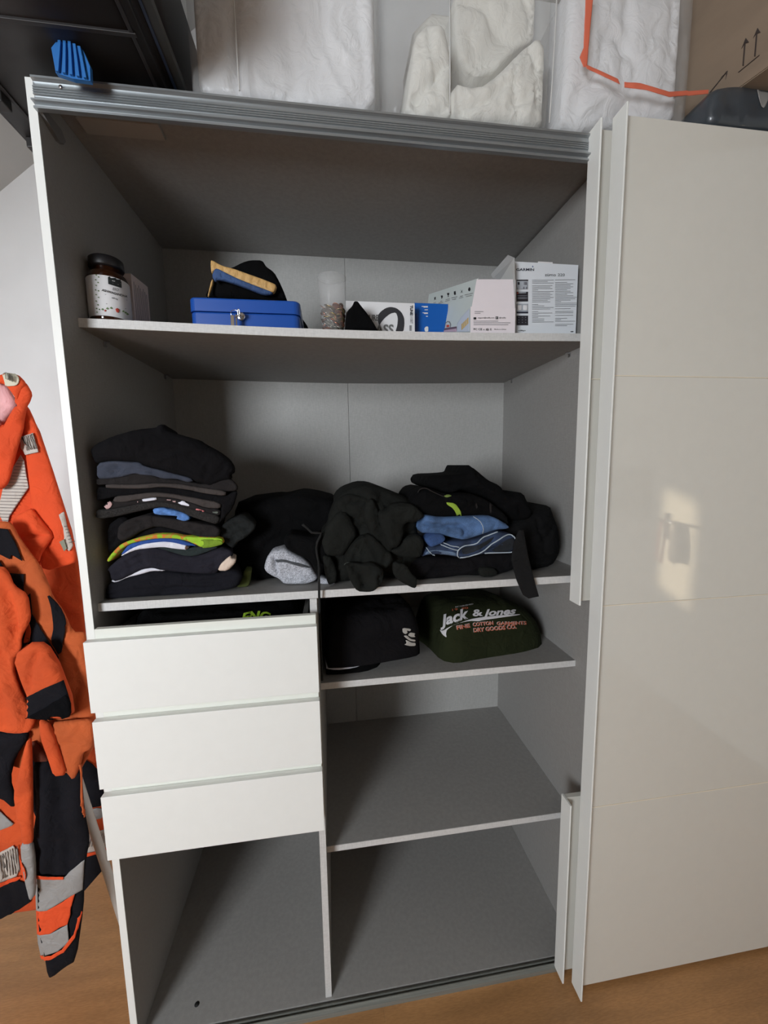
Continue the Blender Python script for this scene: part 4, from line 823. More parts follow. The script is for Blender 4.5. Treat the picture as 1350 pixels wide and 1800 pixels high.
pcloth('hem', C4([(740, 830), (870, 860), (930, 960), (980, 1000), (975, 1085), (950, 1102), (860, 1060), (780, 1010), (740, 950)]), -.006, m_hd, hd, r=.008, depth=.02, amp=.003, f=(16, 20), seed=40, h=.005)
st = [at(*q, .006) for q in C4([(252, 862), (262, 848), (290, 838), (330, 835), (360, 845), (400, 862), (440, 862), (490, 845), (530, 838), (542, 870), (540, 915)])]
tube('seam', st, .0009, mat('dark_grey_thread', (62, 66, 62), .9), hd, 6)
cordp = [at(*q, .035) for q in C3([(740, 460), (780, 490), (830, 540), (880, 545), (925, 545), (915, 580), (885, 640), (878, 700), (885, 760), (900, 830)])] + [at(*q, .012) for q in C3([(905, 900), (903, 1000)])] + [at(561, 1020, .006), at(561, 1045, .005), at(562, 1080, .006), at(563, 1120, .006), at(565, 1160, .007), at(566, 1196, .008)]
tube('cord', cordp, .0028, mat('black_cord', (14, 14, 14), .9, 'fabric'), hd, 8)
pcloth('hood', C3([(548, 640), (560, 590), (600, 558), (680, 568), (850, 600), (925, 560), (1010, 600), (1000, 800), (930, 985), (885, 985), (850, 900), (800, 820), (640, 752), (570, 702)]), .042, m_black, hd, r=.018, depth=.09, amp=.004, f=(16, 16), seed=41, creases=[(C3([(640, 590), (620, 680), (680, 740)]), .006, -.006), (C3([(850, 620), (860, 760), (890, 900)]), .004, .006)], **K)
# right-hand pile
C5 = lambda p: crop(700, 810, 4.355, p)
gw = garment('folded_sweater', C5([(60, 950), (40, 850), (80, 770), (185, 742), (280, 738), (450, 752), (620, 722), (860, 705), (900, 720), (905, 820), (870, 850), (760, 892), (640, 898), (500, 885), (330, 935), (240, 946)]), .050, m_blk_w, 'black sweater folded flat beneath both pairs of jeans', 'sweater', r=.018, amp=.004, f=(14, 20), seed=42, depth=.26, creases=[(C5([(200, 900), (280, 830), (480, 820)]), .005, -.006), (C5([(500, 860), (620, 810), (740, 815)]), .004, .005)])
cu = pcloth('cuff', C5([(625, 850), (640, 818), (740, 822), (772, 860), (742, 892), (640, 896)]), .036, m_hd, gw, r=.008, depth=.04, amp=.001, h=.005, floor=FZ)
m_dn1 = mat('mid_blue_denim', (70, 98, 138), .9, 'denim'); m_dn2 = mat('dark_blue_denim', (38, 52, 78), .9, 'denim'); m_st = mat('white_stitching', (168, 180, 190), .8)
jb = tag(empty('folded_jeans', (.83, .15, Z2+.06)), 'dark blue jeans with white stitched seam, lower folded pair', 'jeans')
jb1 = pcloth('denim_layer', C5([(182, 742), (220, 662), (330, 648), (342, 628), (480, 618), (640, 598), (700, 560), (765, 538), (830, 556), (885, 565), (912, 620), (892, 705), (700, 714), (500, 750), (450, 742), (330, 722), (230, 728)]), .034, m_dn2, jb, r=.016, depth=.20, amp=.003, f=(20, 30), seed=43, h=.005, creases=[(C5([(480, 720), (560, 690), (700, 640), (800, 590)]), .006, .005), (C5([(640, 660), (720, 620)]), .006, -.010), (C5([(700, 690), (860, 660)]), .008, -.010), (C5([(500, 700), (560, 650)]), .008, -.012)])
def seam(P, y, par, r=.0016, off=.0016): 
    pp = [land([jb1] if par is jb else [par], a, b, off) or at(a, b, y) for a, b in [tuple(q) for q in resample(smooth_open(P), 5, False)]]
    tube('seam', pp, r, m_st, par, 6)
def smooth_open(P):
    P = [Vector(p) for p in P]
    for _ in range(2):
        Q = [P[0]]
        for a, b in zip(P, P[1:]): Q += [a.lerp(b, .25), a.lerp(b, .75)]
        P = Q+[P[-1]]
    return P
seam(C5([(905, 612), (885, 575), (835, 562), (780, 600), (700, 648), (640, 700), (560, 722), (500, 744), (455, 735), (450, 700), (470, 665), (530, 640), (600, 640), (640, 590), (760, 546)]), .03, jb)
seam(C5([(908, 620), (905, 660), (890, 700), (800, 704), (660, 706)]), .03, jb)
seam(C5([(322, 640), (380, 664), (460, 690)]), .03, jb, .0012); seam(C5([(345, 630), (400, 650), (465, 662)]), .03, jb, .0012); seam(C5([(215, 665), (240, 700), (280, 726)]), .03, jb, .001)
patch('faded_panel', [jb1], C5([(190, 740), (220, 690), (300, 680), (440, 700), (448, 735), (330, 718)]), mat('faded_denim', (92, 112, 138), .9, 'denim'), jb, h=4, off=.0008)
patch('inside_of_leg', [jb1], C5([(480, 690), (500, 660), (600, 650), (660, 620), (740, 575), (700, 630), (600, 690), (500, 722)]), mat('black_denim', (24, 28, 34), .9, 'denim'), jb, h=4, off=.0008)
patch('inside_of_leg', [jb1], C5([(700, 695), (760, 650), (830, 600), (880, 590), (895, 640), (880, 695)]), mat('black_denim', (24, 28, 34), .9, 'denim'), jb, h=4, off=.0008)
ja = tag(empty('folded_jeans', (.82, .15, Z2+.09)), 'lighter blue jeans folded on top, with a plain rounded fold', 'jeans')
ja1 = pcloth('denim_layer', C5([(160, 512), (200, 440), (205, 415), (330, 438), (540, 430), (700, 420), (765, 443), (862, 500), (857, 527), (760, 535), (640, 575), (520, 614), (440, 598), (350, 575), (240, 560), (185, 560)]), .026, m_dn1, ja, r=.018, depth=.20, amp=.003, f=(14, 26), seed=44, h=.005, creases=[(C5([(210, 485), (350, 505), (480, 500), (520, 540), (510, 600)]), .005, -.012), (C5([(250, 525), (380, 545), (490, 590)]), .004, -.008), (C5([(560, 435), (640, 470), (655, 520), (630, 570)]), .003, .004), (C5([(700, 425), (750, 480), (730, 530)]), .005, -.004)])
pp = [land([ja1], a, b, .001) for a, b in [tuple(q) for q in resample(smooth_open(C5([(575, 430), (630, 465), (655, 510), (645, 555)])), 5, False)]]
tube('seam', [p for p in pp if p], .0009, m_st, ja, 6)
pcloth('denim_pocket', C5([(212, 610), (235, 580), (270, 560), (345, 562), (372, 600), (350, 630), (320, 645), (262, 668), (240, 655)]), .020, mat('bright_mid_denim', (48, 76, 124), .9, 'denim'), ja, r=.012, depth=.05, amp=.002, h=.004)
gx = garment('work_jacket', C5([(95, 420), (100, 290), (150, 225), (230, 205), (400, 262), (560, 250), (700, 300), (850, 420), (866, 505), (760, 446), (600, 425), (330, 442), (200, 425)]), .040, m_black, 'black jacket with lime trim lying over the folded jeans', 'jacket', r=.024, depth=.20, amp=.004, creases=[(C5([(150, 240), (260, 250), (400, 290)]), .004, .005), (C5([(470, 300), (600, 360), (820, 400)]), .006, .004)], seed=45)
patch('lime_trim', [gx], C5([(365, 316), (430, 324), (475, 378), (487, 432), (456, 432), (420, 362), (372, 336)]), mat('lime_trim', (140, 168, 52), .8), gx, h=4)
patch('lime_trim', [gx], C5([(343, 272), (380, 258), (412, 270), (372, 284)]), mat('pale_lime_trim', (120, 140, 70), .8), gx, h=4)
patch('worn_print', [gx], C5([(590, 335), (600, 320), (608, 355), (598, 370)]), m_char, gx, h=3); patch('worn_print', [gx], C5([(695, 320), (715, 322), (715, 400), (700, 398)]), m_char, gx, h=3)
tube('cord_loop', [at(*q, .038) for q in smooth_open(C5([(150, 245), (160, 218), (210, 205), (260, 235), (350, 275)]))], .0014, m_char, gx, 6)
gy = garment('fleece_jacket', C5([(218, 160), (250, 112), (440, 105), (530, 95), (548, 52), (560, 30), (578, 45), (605, 60), (710, 150), (800, 190), (832, 245), (890, 268), (920, 240), (980, 250), (1005, 310), (1060, 400), (1010, 460), (900, 470), (780, 380), (700, 300), (520, 215), (400, 262), (232, 200)]), .065, m_black, 'black fleece heaped on the very top of right pile', 'jacket', r=.028, depth=.22, amp=.006, f=(16, 16), seed=46, creases=[(C5([(230, 160), (340, 200), (520, 190)]), .006, -.006), (C5([(560, 70), (600, 180), (760, 260), (900, 300)]), .006, .007), (C5([(900, 300), (980, 330), (1020, 420)]), .008, .008)])
gz = garment('backpack', C5([(905, 850), (860, 800), (850, 600), (870, 480), (960, 430), (1060, 400), (1130, 370), (1188, 343), (1215, 420), (1252, 520), (1268, 640), (1255, 740), (1200, 820), (1050, 852)]), .070, mat('black_heavy_fabric', (12, 12, 13), .9, 'fabric', spec=.15), 'black bag slumped at the right end of the shelf', 'bag', r=.035, depth=.24, amp=.006, f=(12, 14), seed=47, creases=[(C5([(1060, 410), (1080, 520), (1120, 600)]), .006, -.006), (C5([(990, 700), (1100, 760), (1230, 740)]), .006, -.006)])
sp = tag(pcloth('waist_strap', C5([(925, 530), (962, 530), (1000, 740), (1030, 860), (1080, 1040), (1000, 1056), (960, 1030), (912, 920), (868, 760), (888, 640)]), -.002, mat('black_webbing', (20, 20, 21), .85, 'fabric', spec=.2), r=.002, depth=.006, amp=.001, h=.006, seed=48, it=0), 'black wide strap hanging over the shelf edge at right', 'strap')
# ------------------------------------------------------------------ lower shelf: folded black shirts and olive hoodie
FZ3 = Z3+.0006
C7 = lambda p: crop(560, 1030, 6.136, p)
def xyz(pxs, z): return [(atz(a, b, z).x, atz(a, b, z).y) for a, b in pxs]
bs0 = xyz(C7([(30, 960), (300, 950), (500, 930), (700, 865)]), Z3)
foot = [(.470, bs0[0][1]), (.50, bs0[1][1]), (bs0[2][0], bs0[2][1]), (bs0[3][0]-.01, bs0[3][1]), (.63, bs0[3][1]+.06), (.62, .46), (.475, .46)]
sh = tag(cloth('folded_shirt', foot, FZ3, m_black, r=.014, depth=.020, amp=.0015, axis='z', h=.010, seed=50), 'black folded shirt lying flat on the lower right shelf board', 'shirt')
grp = cloth
wt = tag(cloth('folded_shirt', [(.471, .105), (.50, .090), (.545, .092), (.590, .115), (.585, .42), (.474, .43)], FZ3+.0205, m_wht, r=.008, depth=.010, amp=.001, axis='z', h=.008, seed=51), 'white shirt edge between the two black shirts on lower shelf', 'shirt')
q = at(*C7([(1090, 820)])[0], .14)
tp = tag(cloth('folded_shirt', [(.470, .085), (.53, .078), (.60, .085), (q.x-.02, .105), (q.x, .125), (q.x+.004, .20), (.685, .44), (.472, .47)], FZ3+.031, m_blk_w, r=.045, depth=.125, amp=.004, axis='z', h=.009, seed=52, f=(16, 16), creases=[([(.52, .10), (.6, .10), (.66, .11)], .004, -.008), ([(.56, .15), (.62, .2)], .008, .006)]), 'black folded shirt with grey flame lettering on lower shelf', 'shirt')
m_gp = mat('pale_grey_print', (170, 166, 160), .8)
for Q in ([(902, 450), (1000, 462), (985, 490), (950, 478), (960, 505), (935, 520), (905, 500)], [(985, 500), (1045, 510), (1030, 530), (1045, 550), (1000, 552), (960, 530)], [(915, 535), (950, 530), (990, 570), (1045, 580), (1040, 600), (980, 590), (940, 560)], [(935, 580), (965, 590), (1000, 610), (1045, 612), (1045, 645), (985, 648), (920, 632), (950, 615)]):
    patch('flame_lettering', [tp], C7(Q), m_gp, tp, h=2.5, it=1, off=.001)
# olive hoodie
C6 = lambda p: crop(740, 1030, 5.625, p)
bx3 = xyz(C6([(30, 600), (200, 740), (350, 770), (600, 720), (1000, 660), (1200, 600), (1290, 520)]), Z3)
print('olive', bx3, [tuple(round(v, 3) for v in p) for p in foot])
ft = [(bx3[0][0]+.01, bx3[0][1]), bx3[1], bx3[2], bx3[3], bx3[4], (bx3[5][0], bx3[5][1]), (min(W-.012, bx3[6][0]), bx3[6][1]+.03), (W-.012, .44), (.80, .45), (.745, .30)]
m_ol = mat('dark_olive_fleece', (36, 40, 24), .97, 'fabric', spec=.1, var=.12)
def olt(x, y): return .135*(1-.25*max(0, (y-.25)/.2)) * (1-.55*max(0, (x-1.0)/.15)) * (1-.5*max(0, (.80-x)/.1))
oh = tag(cloth('folded_hoodie', ft, FZ3, m_ol, r=.085, top=olt, amp=.004, axis='z', h=.009, seed=53, f=(9, 9), creases=[([(.815, .10), (.82, .16), (.80, .22)], .010, -.010), ([(.93, .10), (.96, .15), (1.0, .17)], .006, -.007)]), 'dark olive hoodie with white and rust chest print on lower shelf', 'hoodie')
m_rust = mat('rust_print', (178, 92, 62), .8); m_pw = mat('worn_white_print', (205, 203, 206), .8)
lettering([oh], 'Jack', *C6([(215, 395)])[0], 25, m_pw, oh, ang=-17, shear=.35, bold=.035, sub=1, width=50, off=.0016)
lettering([oh], '&', *C6([(510, 300)])[0], 16, m_pw, oh, ang=-3, bold=.03, sub=1, width=18, off=.0016)
lettering([oh], 'Jones', *C6([(625, 298)])[0], 15.5, m_pw, oh, ang=-4, shear=.3, bold=.035, sub=1, width=56, off=.0016)
patch('swoosh_print', [oh], C6([(185, 430), (215, 445), (300, 395), (480, 330), (590, 310), (780, 290), (975, 278), (980, 287), (800, 312), (600, 340), (570, 350), (480, 345), (340, 375), (260, 430), (250, 470), (255, 512), (215, 480)]), m_pw, oh, h=3, it=1, off=.0012)
lettering([oh], 'HIGH QUALITY', *C6([(258, 402)])[0], 3.6, m_ol, oh, ang=-20, bold=.02, off=.0026, width=42)
for dxx, dyy, mm in ((0, 0, m_pw), (.6, .5, m_rust)):
    lettering([oh], 'FINE', *C6([(350+dxx*5, 430+dyy*5)])[0], 9, mm, oh, ang=-10, bold=.03, sub=1, width=24, off=.0014+dxx*.0008)
    lettering([oh], 'COTTON', *C6([(510+dxx*5, 398+dyy*5)])[0], 8.5, mm, oh, ang=-5, bold=.03, sub=1, width=36, off=.0014+dxx*.0008)
    lettering([oh], 'GARMENTS', *C6([(745+dxx*5, 384+dyy*5)])[0], 7.6, mm, oh, ang=-1, bold=.03, sub=1, width=52, off=.0014+dxx*.0008)
    lettering([oh], 'DRY GOODS CO.', *C6([(515+dxx*5, 455+dyy*5)])[0], 9.5, mm, oh, ang=-5, bold=.03, sub=1, width=76, off=.0014+dxx*.0008)
lettering([oh], 'ESTABLISHED', *C6([(340, 218)])[0], 2.8, m_pw, oh, ang=-10, bold=.01, width=32, off=.0014)
lettering([oh], '19  90', *C6([(300, 252)])[0], 5, m_rust, oh, ang=-8, bold=.02, width=30, off=.0014)
# black shirts in the top drawer
dz = DZ[0][1]+.0185
dg = tag(cloth('folded_shirt', [(.03, .01), (.42, .01), (.42, .40), (.03, .40)], dz, m_black, r=.03, depth=.150, amp=.004, axis='z', h=.012, seed=60), 'black shirts in open top drawer with lime lettering', 'shirt')
dl = lettering([dg], 'ENG', 424, 1094, 19, m_lime, dg, ang=-3, shear=.25, bold=.04, width=52, sub=1, off=.0016, curve=4)
# ------------------------------------------------------------------ clothes rack and work clothes beside the wardrobe
CX = lambda p: crop(0, 640, 5.625, p)
CY = lambda p: crop(0, 900, 4.5, p)
CZ = lambda p: crop(0, 1250, 3.6, p)
m_o1 = mat('hi_vis_orange_bright', (226, 78, 30), .85, 'fabric', var=.06); m_o2 = mat('hi_vis_orange_worn', (206, 80, 32), .9, 'fabric', var=.10); m_o3 = mat('hi_vis_orange_tan', (188, 88, 40), .9, 'fabric', var=.10)
m_bw = mat('black_work_cloth', (18, 18, 24), .9, 'fabric', spec=.2); m_gb = mat('reflective_grey', (150, 148, 146), .6, 'fabric', var=.06); m_gs2 = mat('reflective_silver', (196, 186, 176), .5, 'fabric', var=.04)
m_ln = mat('tape_line', (110, 104, 100), .7); m_pk2 = mat('pink_lining', (226, 170, 172), .85, 'fabric')
rk = tag(empty('clothes_rack', (-.35, .15, 0)), 'white tubular clothes rack with slanting legs beside the wardrobe', 'rack')
m_wp = mat('white_tube', (205, 202, 196), .4)
a, b = at(140, 1418, .15), at(205, 1598, .15); dd = (b-a).normalized(); foot_ = a + dd*((0.006-a.z)/dd.z); dd = Vector((dd.x, -.055, dd.z)); topp = a + dd*((1.66-a.z)/dd.z)
tube('pole', [foot_, topp], .0105, m_wp, rk, 12)
xm = topp.x
tube('pole', [(xm-(foot_.x-xm)-.02, .15, .006), (xm-.02, topp.y, 1.66)], .0105, m_wp, rk, 12)
tube('hook_arm', [(xm-.12, topp.y, 1.655), (xm+.02, topp.y, 1.655), (xm+.06, topp.y-.03, 1.64)], .007, m_wp, rk, 8)
lathe('foot_cap', [(0, 0), (.013, 0), (.013, .02), (0, .02)], (foot_.x, foot_.y, 0), mat('grey_rubber', (90, 90, 90), .8), rk, 16)
# jacket at the back, long, with reflective hem
j1 = tag(empty('hi_vis_jacket', (-.3, .22, 1.5)), 'long orange work jacket with silver bands hanging against the wall', 'jacket')
K1 = dict(h=.012, f=(9, 2.5), amp=.012)
y1_ = .235
bj = pcloth('jacket_body', [(-70, 700), (0, 700), (30, 715), (60, 740), (90, 830), (131, 958), (147, 1109), (153, 1178), (160, 1278), (167, 1342), (178, 1420), (184, 1490), (178, 1525), (150, 1565), (100, 1598), (0, 1612), (-70, 1600)], y1_, m_o2, j1, r=.03, front=.006, depth=.015, seed=70, creases=[(CY([(370, 560), (480, 660), (640, 790)]), .006, .007), (CY([(440, 640), (560, 820), (660, 960)]), .005, -.006)], **K1)
def pj(nm, P, m, base=bj, par=j1, h=8, off=.003, it=1): return patch(nm, base if isinstance(base, list) else [base], P, m, par, h=h, off=off, it=it, y=y1_)
pj('black_panel', CZ([(508, 278), (610, 345), (660, 500), (655, 596), (540, 612), (500, 560)]), m_bw)
pj('black_stripe', CY([(535, 1440), (670, 1240), (700, 1350), (548, 1522)]), m_bw)
pj('reflective_band', CZ([(500, 640), (640, 598), (660, 672), (545, 690), (500, 690)]), m_gb)
pj('reflective_band', CZ([(480, 780), (600, 760), (670, 742), (690, 860), (535, 896), (480, 900)]), m_gs2)
pj('orange_piping', CZ([(480, 905), (540, 895), (690, 860), (690, 875), (540, 918), (480, 925)]), m_o1, off=.0042, h=4)
pj('black_hem', CZ([(480, 925), (540, 918), (700, 880), (690, 960), (620, 1040), (520, 1155), (470, 1180)]), m_bw)
pj('reflective_band', CZ([(-40, 600), (0, 620), (60, 680), (100, 712), (0, 752), (-40, 770)]), m_gb)
pj('reflective_band', CZ([(-40, 905), (0, 892), (110, 832), (135, 1030), (0, 1080), (-40, 1095)]), m_gs2)
pj('orange_piping', CZ([(-40, 1095), (0, 1080), (140, 1030), (145, 1052), (0, 1108), (-40, 1118)]), m_o1, off=.0042, h=4)
pj('black_hem', CZ([(-60, 1120), (0, 1108), (145, 1050), (215, 1190), (140, 1240), (60, 1285), (0, 1320), (-60, 1330)]), m_bw)
for k in range(9): pj('tape_line', CZ([(-6+15*k, 905-8*k+4), (-2+15*k, 903-8*k+4), (18+15*k, 1055-6*k), (14+15*k, 1057-6*k)]), m_ln, off=.0044, h=8, it=0)
for k in range(7): pj('tape_line', CZ([(545+18*k, 860-5*k), (549+18*k, 858-5*k), (569+16*k, 790-5*k), (565+16*k, 792-5*k)]), m_ln, off=.0044, h=8, it=0)
# upper jacket hanging from the hook
j2 = tag(empty('hi_vis_jacket', (-.25, .13, 1.6)), 'bright orange jacket with white neck tag hung from the rack', 'jacket')
y2_ = .135
body2 = pcloth('jacket_body', [(-70, 700), (0, 690), (30, 700), (46, 716), (60, 780), (75, 850), (88, 925), (92, 945), (76, 985), (62, 1000), (30, 985), (0, 960), (-70, 960)], y2_+.015, m_o1, j2, r=.02, front=.006, depth=.015, amp=.007, f=(10, 4), h=.010, seed=71)
slv = pcloth('sleeve', [(37, 713), (45, 714), (56, 738), (66, 765), (85, 815), (107, 885), (124, 945), (131, 985), (126, 992), (72, 1006), (64, 975), (55, 920), (49, 860), (42, 800), (37, 760)], y2_, m_o1, j2, r=.018, front=.006, depth=.015, amp=.005, f=(14, 5), h=.009, seed=72, creases=[(CX([(280, 1085), (380, 1060), (480, 1050)]), .004, .005), (CY([(300, 410), (560, 375)]), .003, -.004)])
pk_ = lambda nm, P, m, base, off=.003, h=6, it=1: patch(nm, base, P, m, j2, h=h, off=off, it=it, y=y2_)
pk_('reflective_band', CX([(212, 720), (340, 680), (388, 872), (262, 900), (216, 830)]), m_gs2, [slv, body2], it=0)
for k in range(7):
    q = [(218+20*k, 720-5*k), (222+20*k, 718-5*k), (285+16*k, 855-3*k), (281+16*k, 857-3*k)]; pk_('tape_line', CX(q), m_ln, [slv, body2], .0045, 8, 0)
pk_('reflective_band', CX([(585, 1490), (628, 1458), (660, 1600), (720, 1790), (690, 1850), (650, 1800), (630, 1620)]), m_gs2, [slv], it=0)
for k in range(6): pk_('tape_line', CX([(640+10*k*1.0, 1600+32*k), (660+12*k, 1600+30*k), (662+12*k, 1606+30*k), (641+10*k, 1606+32*k)]), m_ln, [slv], .0045, 8, 0)
pk_('grey_patch', CY([(478, 232), (515, 212), (540, 285), (518, 308)]), mat('grey_green_label', (135, 136, 118), .7), [slv], .0048, 4, 0)
pk_('reflective_panel', CX([(-60, 1420), (0, 1395), (60, 1150), (215, 895), (252, 960), (292, 1220), (190, 1370), (105, 1500), (90, 1565), (40, 1560), (0, 1480), (-60, 1460)]), m_gs2, [body2], it=0)
for k in range(20):
    v = 950+31*k; u0 = 195-max(0, (v-930))*.35 if v < 1150 else 60-(v-1150)*.20; u1 = 252+(v-960)*.13 if v < 1220 else 290-(v-1220)*.62
    pk_('tape_line', CX([(u0, v), (u1, v+4), (u1, v+9), (u0, v+5)]), m_ln, [body2], .0048, 8, 0)
lobe = pcloth('sleeve_lobe', CY([(78, 100), (110, 30), (180, 0), (235, -30), (300, 60), (410, 188), (350, 280), (310, 340), (290, 415), (200, 310), (140, 215)]), y2_-.012, m_o1, j2, r=.016, front=.006, depth=.015, amp=.005, f=(14, 10), h=.008, seed=73, creases=[(CY([(150, 215), (250, 185), (400, 188)]), .004, -.009), (CY([(230, 50), (300, 120), (390, 185)]), .005, .006)])
strap = pcloth('collar_twist', CX([(-90, 500), (0, 640), (60, 520), (120, 420), (160, 410), (120, 370), (150, 260), (210, 170), (240, 190), (295, 290), (270, 370), (240, 415), (212, 560), (205, 640), (150, 820), (90, 1060), (55, 1180), (0, 1240), (-90, 1240)]), y2_-.016, m_o1, j2, r=.012, front=.006, depth=.015, amp=.004, f=(14, 6), h=.008, seed=74, creases=[(CX([(200, 350), (260, 250)]), .003, -.006), (CX([(60, 760), (140, 640), (200, 590)]), .004, -.006), (CX([(0, 900), (90, 700), (180, 480)]), .006, .006)])
col = pcloth('collar_twist', CX([(-90, 120), (0, 95), (40, 85), (150, 95), (215, 160), (230, 190), (170, 300), (150, 370), (110, 300), (60, 230), (0, 180), (-90, 200)]), y2_-.022, m_o1, j2, r=.010, front=.006, depth=.015, amp=.002, h=.007, seed=75)
pcloth('lining', CX([(-90, 120), (0, 110), (40, 180), (100, 300), (150, 410), (90, 470), (30, 560), (0, 600), (-90, 620)]), y2_-.002, m_pk2, j2, r=.01, front=.006, depth=.015, amp=.004, f=(12, 6), h=.010, seed=76)
tg = pk_('care_tag', CX([(20, 82), (140, 92), (185, 130), (195, 175), (165, 215), (60, 222), (42, 150)]), mat('cream_tag', (214, 208, 186), .7), [col], .0016, 4)
for k in range(6): pk_('barcode_bar', CX([(62+13*k, 92+6*k), (68+13*k, 92+6*k), (76+13*k, 150+6*k), (70+13*k, 150+6*k)]), m_print_k, [tg, col], .0045, 6, 0)
# worn work jacket in front, its lower half hanging folded
j3 = tag(empty('work_trousers', (-.25, .06, 1.2)), 'worn orange work dungarees with black stripes hanging in front of the jackets', 'trousers')
y3_ = .085
b3_ = pcloth('bib', CY([(-200, 100), (0, 75), (70, 88), (130, 200), (200, 300), (300, 430), (360, 560), (400, 680), (480, 780), (560, 960), (660, 960), (668, 1080), (690, 1250), (740, 1650), (770, 1800), (600, 2100), (400, 2120), (0, 2000), (-200, 2000)]), y3_, m_o3, j3, r=.02, front=.006, depth=.015, amp=.007, f=(10, 5), h=.010, seed=77, creases=[(CY([(200, 300), (290, 400), (340, 520)]), .006, .006), (CY([(310, 340), (340, 480)]), .005, -.006), (CY([(520, 1160), (650, 1155)]), .003, -.003), (CY([(560, 820), (640, 960)]), .004, -.006)])
p3 = lambda nm, P, m, base=None, off=.003, h=6, it=1: patch(nm, base or [b3_], P, m, j3, h=h, off=off, it=it, y=y3_)
p3('black_panel', CY([(-100, 120), (0, 128), (70, 135), (130, 240), (187, 388), (100, 335), (92, 372), (40, 350), (0, 330), (-100, 330)]), m_bw, it=0)
p3('black_panel', CY([(-100, 380), (0, 380), (60, 480), (200, 490), (196, 640), (95, 592), (50, 500), (0, 440), (-100, 430)]), m_bw, it=0)
p3('black_stripe', CY([(368, 640), (470, 740), (520, 840), (522, 950), (482, 1148), (405, 1020), (430, 900), (412, 760)]), m_bw, h=5)
p3('black_stripe', CY([(196, 680), (250, 640), (262, 800), (330, 920), (470, 1140), (500, 1340), (400, 1160), (270, 1050), (222, 1040), (148, 1098), (170, 980), (228, 850), (236, 800)]), m_bw, h=5, it=0)
p3('inner_gusset', CY([(245, 860), (262, 930), (250, 1000), (215, 1030), (190, 1030), (215, 930)]), m_o2, off=.0045, h=4)
sn = land([b3_], *CY([(222, 1008)])[0], .003)
if sn: tube('snap_button', [sn + Vector((.005*math.cos(i*.5236), -.001, .005*math.sin(i*.5236))) for i in range(12)], .0012, mat('bronze', (140, 90, 50), .4, metal=.8), j3, 6, True)
left = pcloth('leg_fold', CY([(-200, 460), (0, 430), (50, 490), (90, 590), (200, 660), (222, 820), (215, 880), (150, 1000), (150, 1095), (92, 1180), (95, 1300), (150, 1450), (220, 1560), (270, 1650), (225, 1755), (120, 1768), (20, 1760), (-200, 1700)]), y3_-.028, m_o2, j3, r=.02, front=.006, depth=.015, amp=.008, f=(14, 4), h=.009, seed=78, creases=[(CY([(30, 560), (100, 800), (110, 1100)]), .008, -.010), (CY([(0, 1120), (70, 1300), (200, 1500)]), .008, -.010), (CY([(0, 1330), (100, 1500), (170, 1650)]), .007, .008)])
pcloth('leg_fold', CY([(-200, 1755), (20, 1760), (200, 1752), (210, 1800), (100, 1960), (60, 2130), (110, 2300), (90, 2360), (0, 2280), (-200, 2250)]), y3_-.020, m_bw, j3, r=.018, front=.006, depth=.015, amp=.005, f=(12, 4), h=.010, seed=79)
knee = pcloth('sleeve_end', CY([(90, 1200), (110, 1130), (220, 1050), (300, 1048), (360, 1090), (440, 1220), (482, 1330), (540, 1480), (558, 1610), (482, 1652), (185, 1646), (190, 1480), (130, 1320)]), y3_-.045, m_o2, j3, r=.022, it=0, front=.010, depth=.024, amp=.005, f=(10, 8), h=.008, seed=80, creases=[(CY([(190, 1460), (240, 1250), (300, 1100)]), .006, -.010), (CY([(120, 1140), (220, 1080), (300, 1100)]), .005, .006)])
p3('black_cuff', CY([(196, 1478), (330, 1400), (498, 1328), (552, 1500), (557, 1608), (482, 1646), (300, 1640), (198, 1632)]), m_bw, [knee], it=0)
p3('cuff_inside', CY([(200, 1630), (270, 1590), (400, 1520), (520, 1440), (552, 1510), (556, 1608), (482, 1648)]), mat('near_black_cloth', (12, 12, 15), .95, 'fabric', spec=.1), [knee], .0045, it=0)
# lower part
p3('black_panel', CZ([(170, 180), (300, 320), (400, 420), (455, 458), (520, 420), (520, 640), (400, 700), (200, 700)]), m_bw, [b3_])
lg = pcloth('trouser_leg', CZ([(195, 300), (300, 320), (330, 400), (400, 420), (500, 350), (520, 640), (558, 830), (535, 935), (520, 1120), (518, 1250), (470, 1600), (400, 1640), (320, 1705), (290, 1692), (272, 1575), (232, 1410), (222, 1050), (190, 830), (225, 620)]), y3_-.015, m_bw, j3, r=.022, front=.006, depth=.015, amp=.006, f=(9, 4), h=.010, seed=81, creases=[(CZ([(360, 430), (400, 700), (440, 1000)]), .010, -.008), (CZ([(300, 500), (280, 1000)]), .012, .008)])
p3('reflective_band', CZ([(218, 1030), (410, 1045), (532, 935), (520, 1125), (476, 1150), (300, 1256), (228, 1262)]), m_gb, [lg], it=0)
p3('orange_piping', CZ([(216, 1020), (300, 1036), (408, 1038), (408, 1055), (300, 1056), (218, 1048)]), m_o1, [lg], .0044, 4, 0)
p3('orange_band', CZ([(228, 1262), (300, 1256), (400, 1200), (476, 1148), (432, 1342), (380, 1362), (320, 1402), (234, 1412)]), m_o1, [lg], .003, it=0)
p3('reflective_band', CZ([(234, 1412), (320, 1402), (432, 1342), (442, 1452), (370, 1512), (258, 1552), (240, 1470)]), m_gb, [lg], it=0)
p3('orange_piping', CZ([(252, 1548), (330, 1535), (400, 1495), (470, 1400), (512, 1255), (518, 1262), (480, 1420), (410, 1515), (330, 1560), (262, 1572)]), m_o1, [lg], .0044, 4, 0)
pcloth('belt_strap', CZ([(235, 50), (310, 95), (360, 260), (412, 415), (330, 424), (290, 300), (245, 180)]), y3_-.030, m_o2, j3, r=.010, front=.006, depth=.015, amp=.001, h=.007, seed=82)
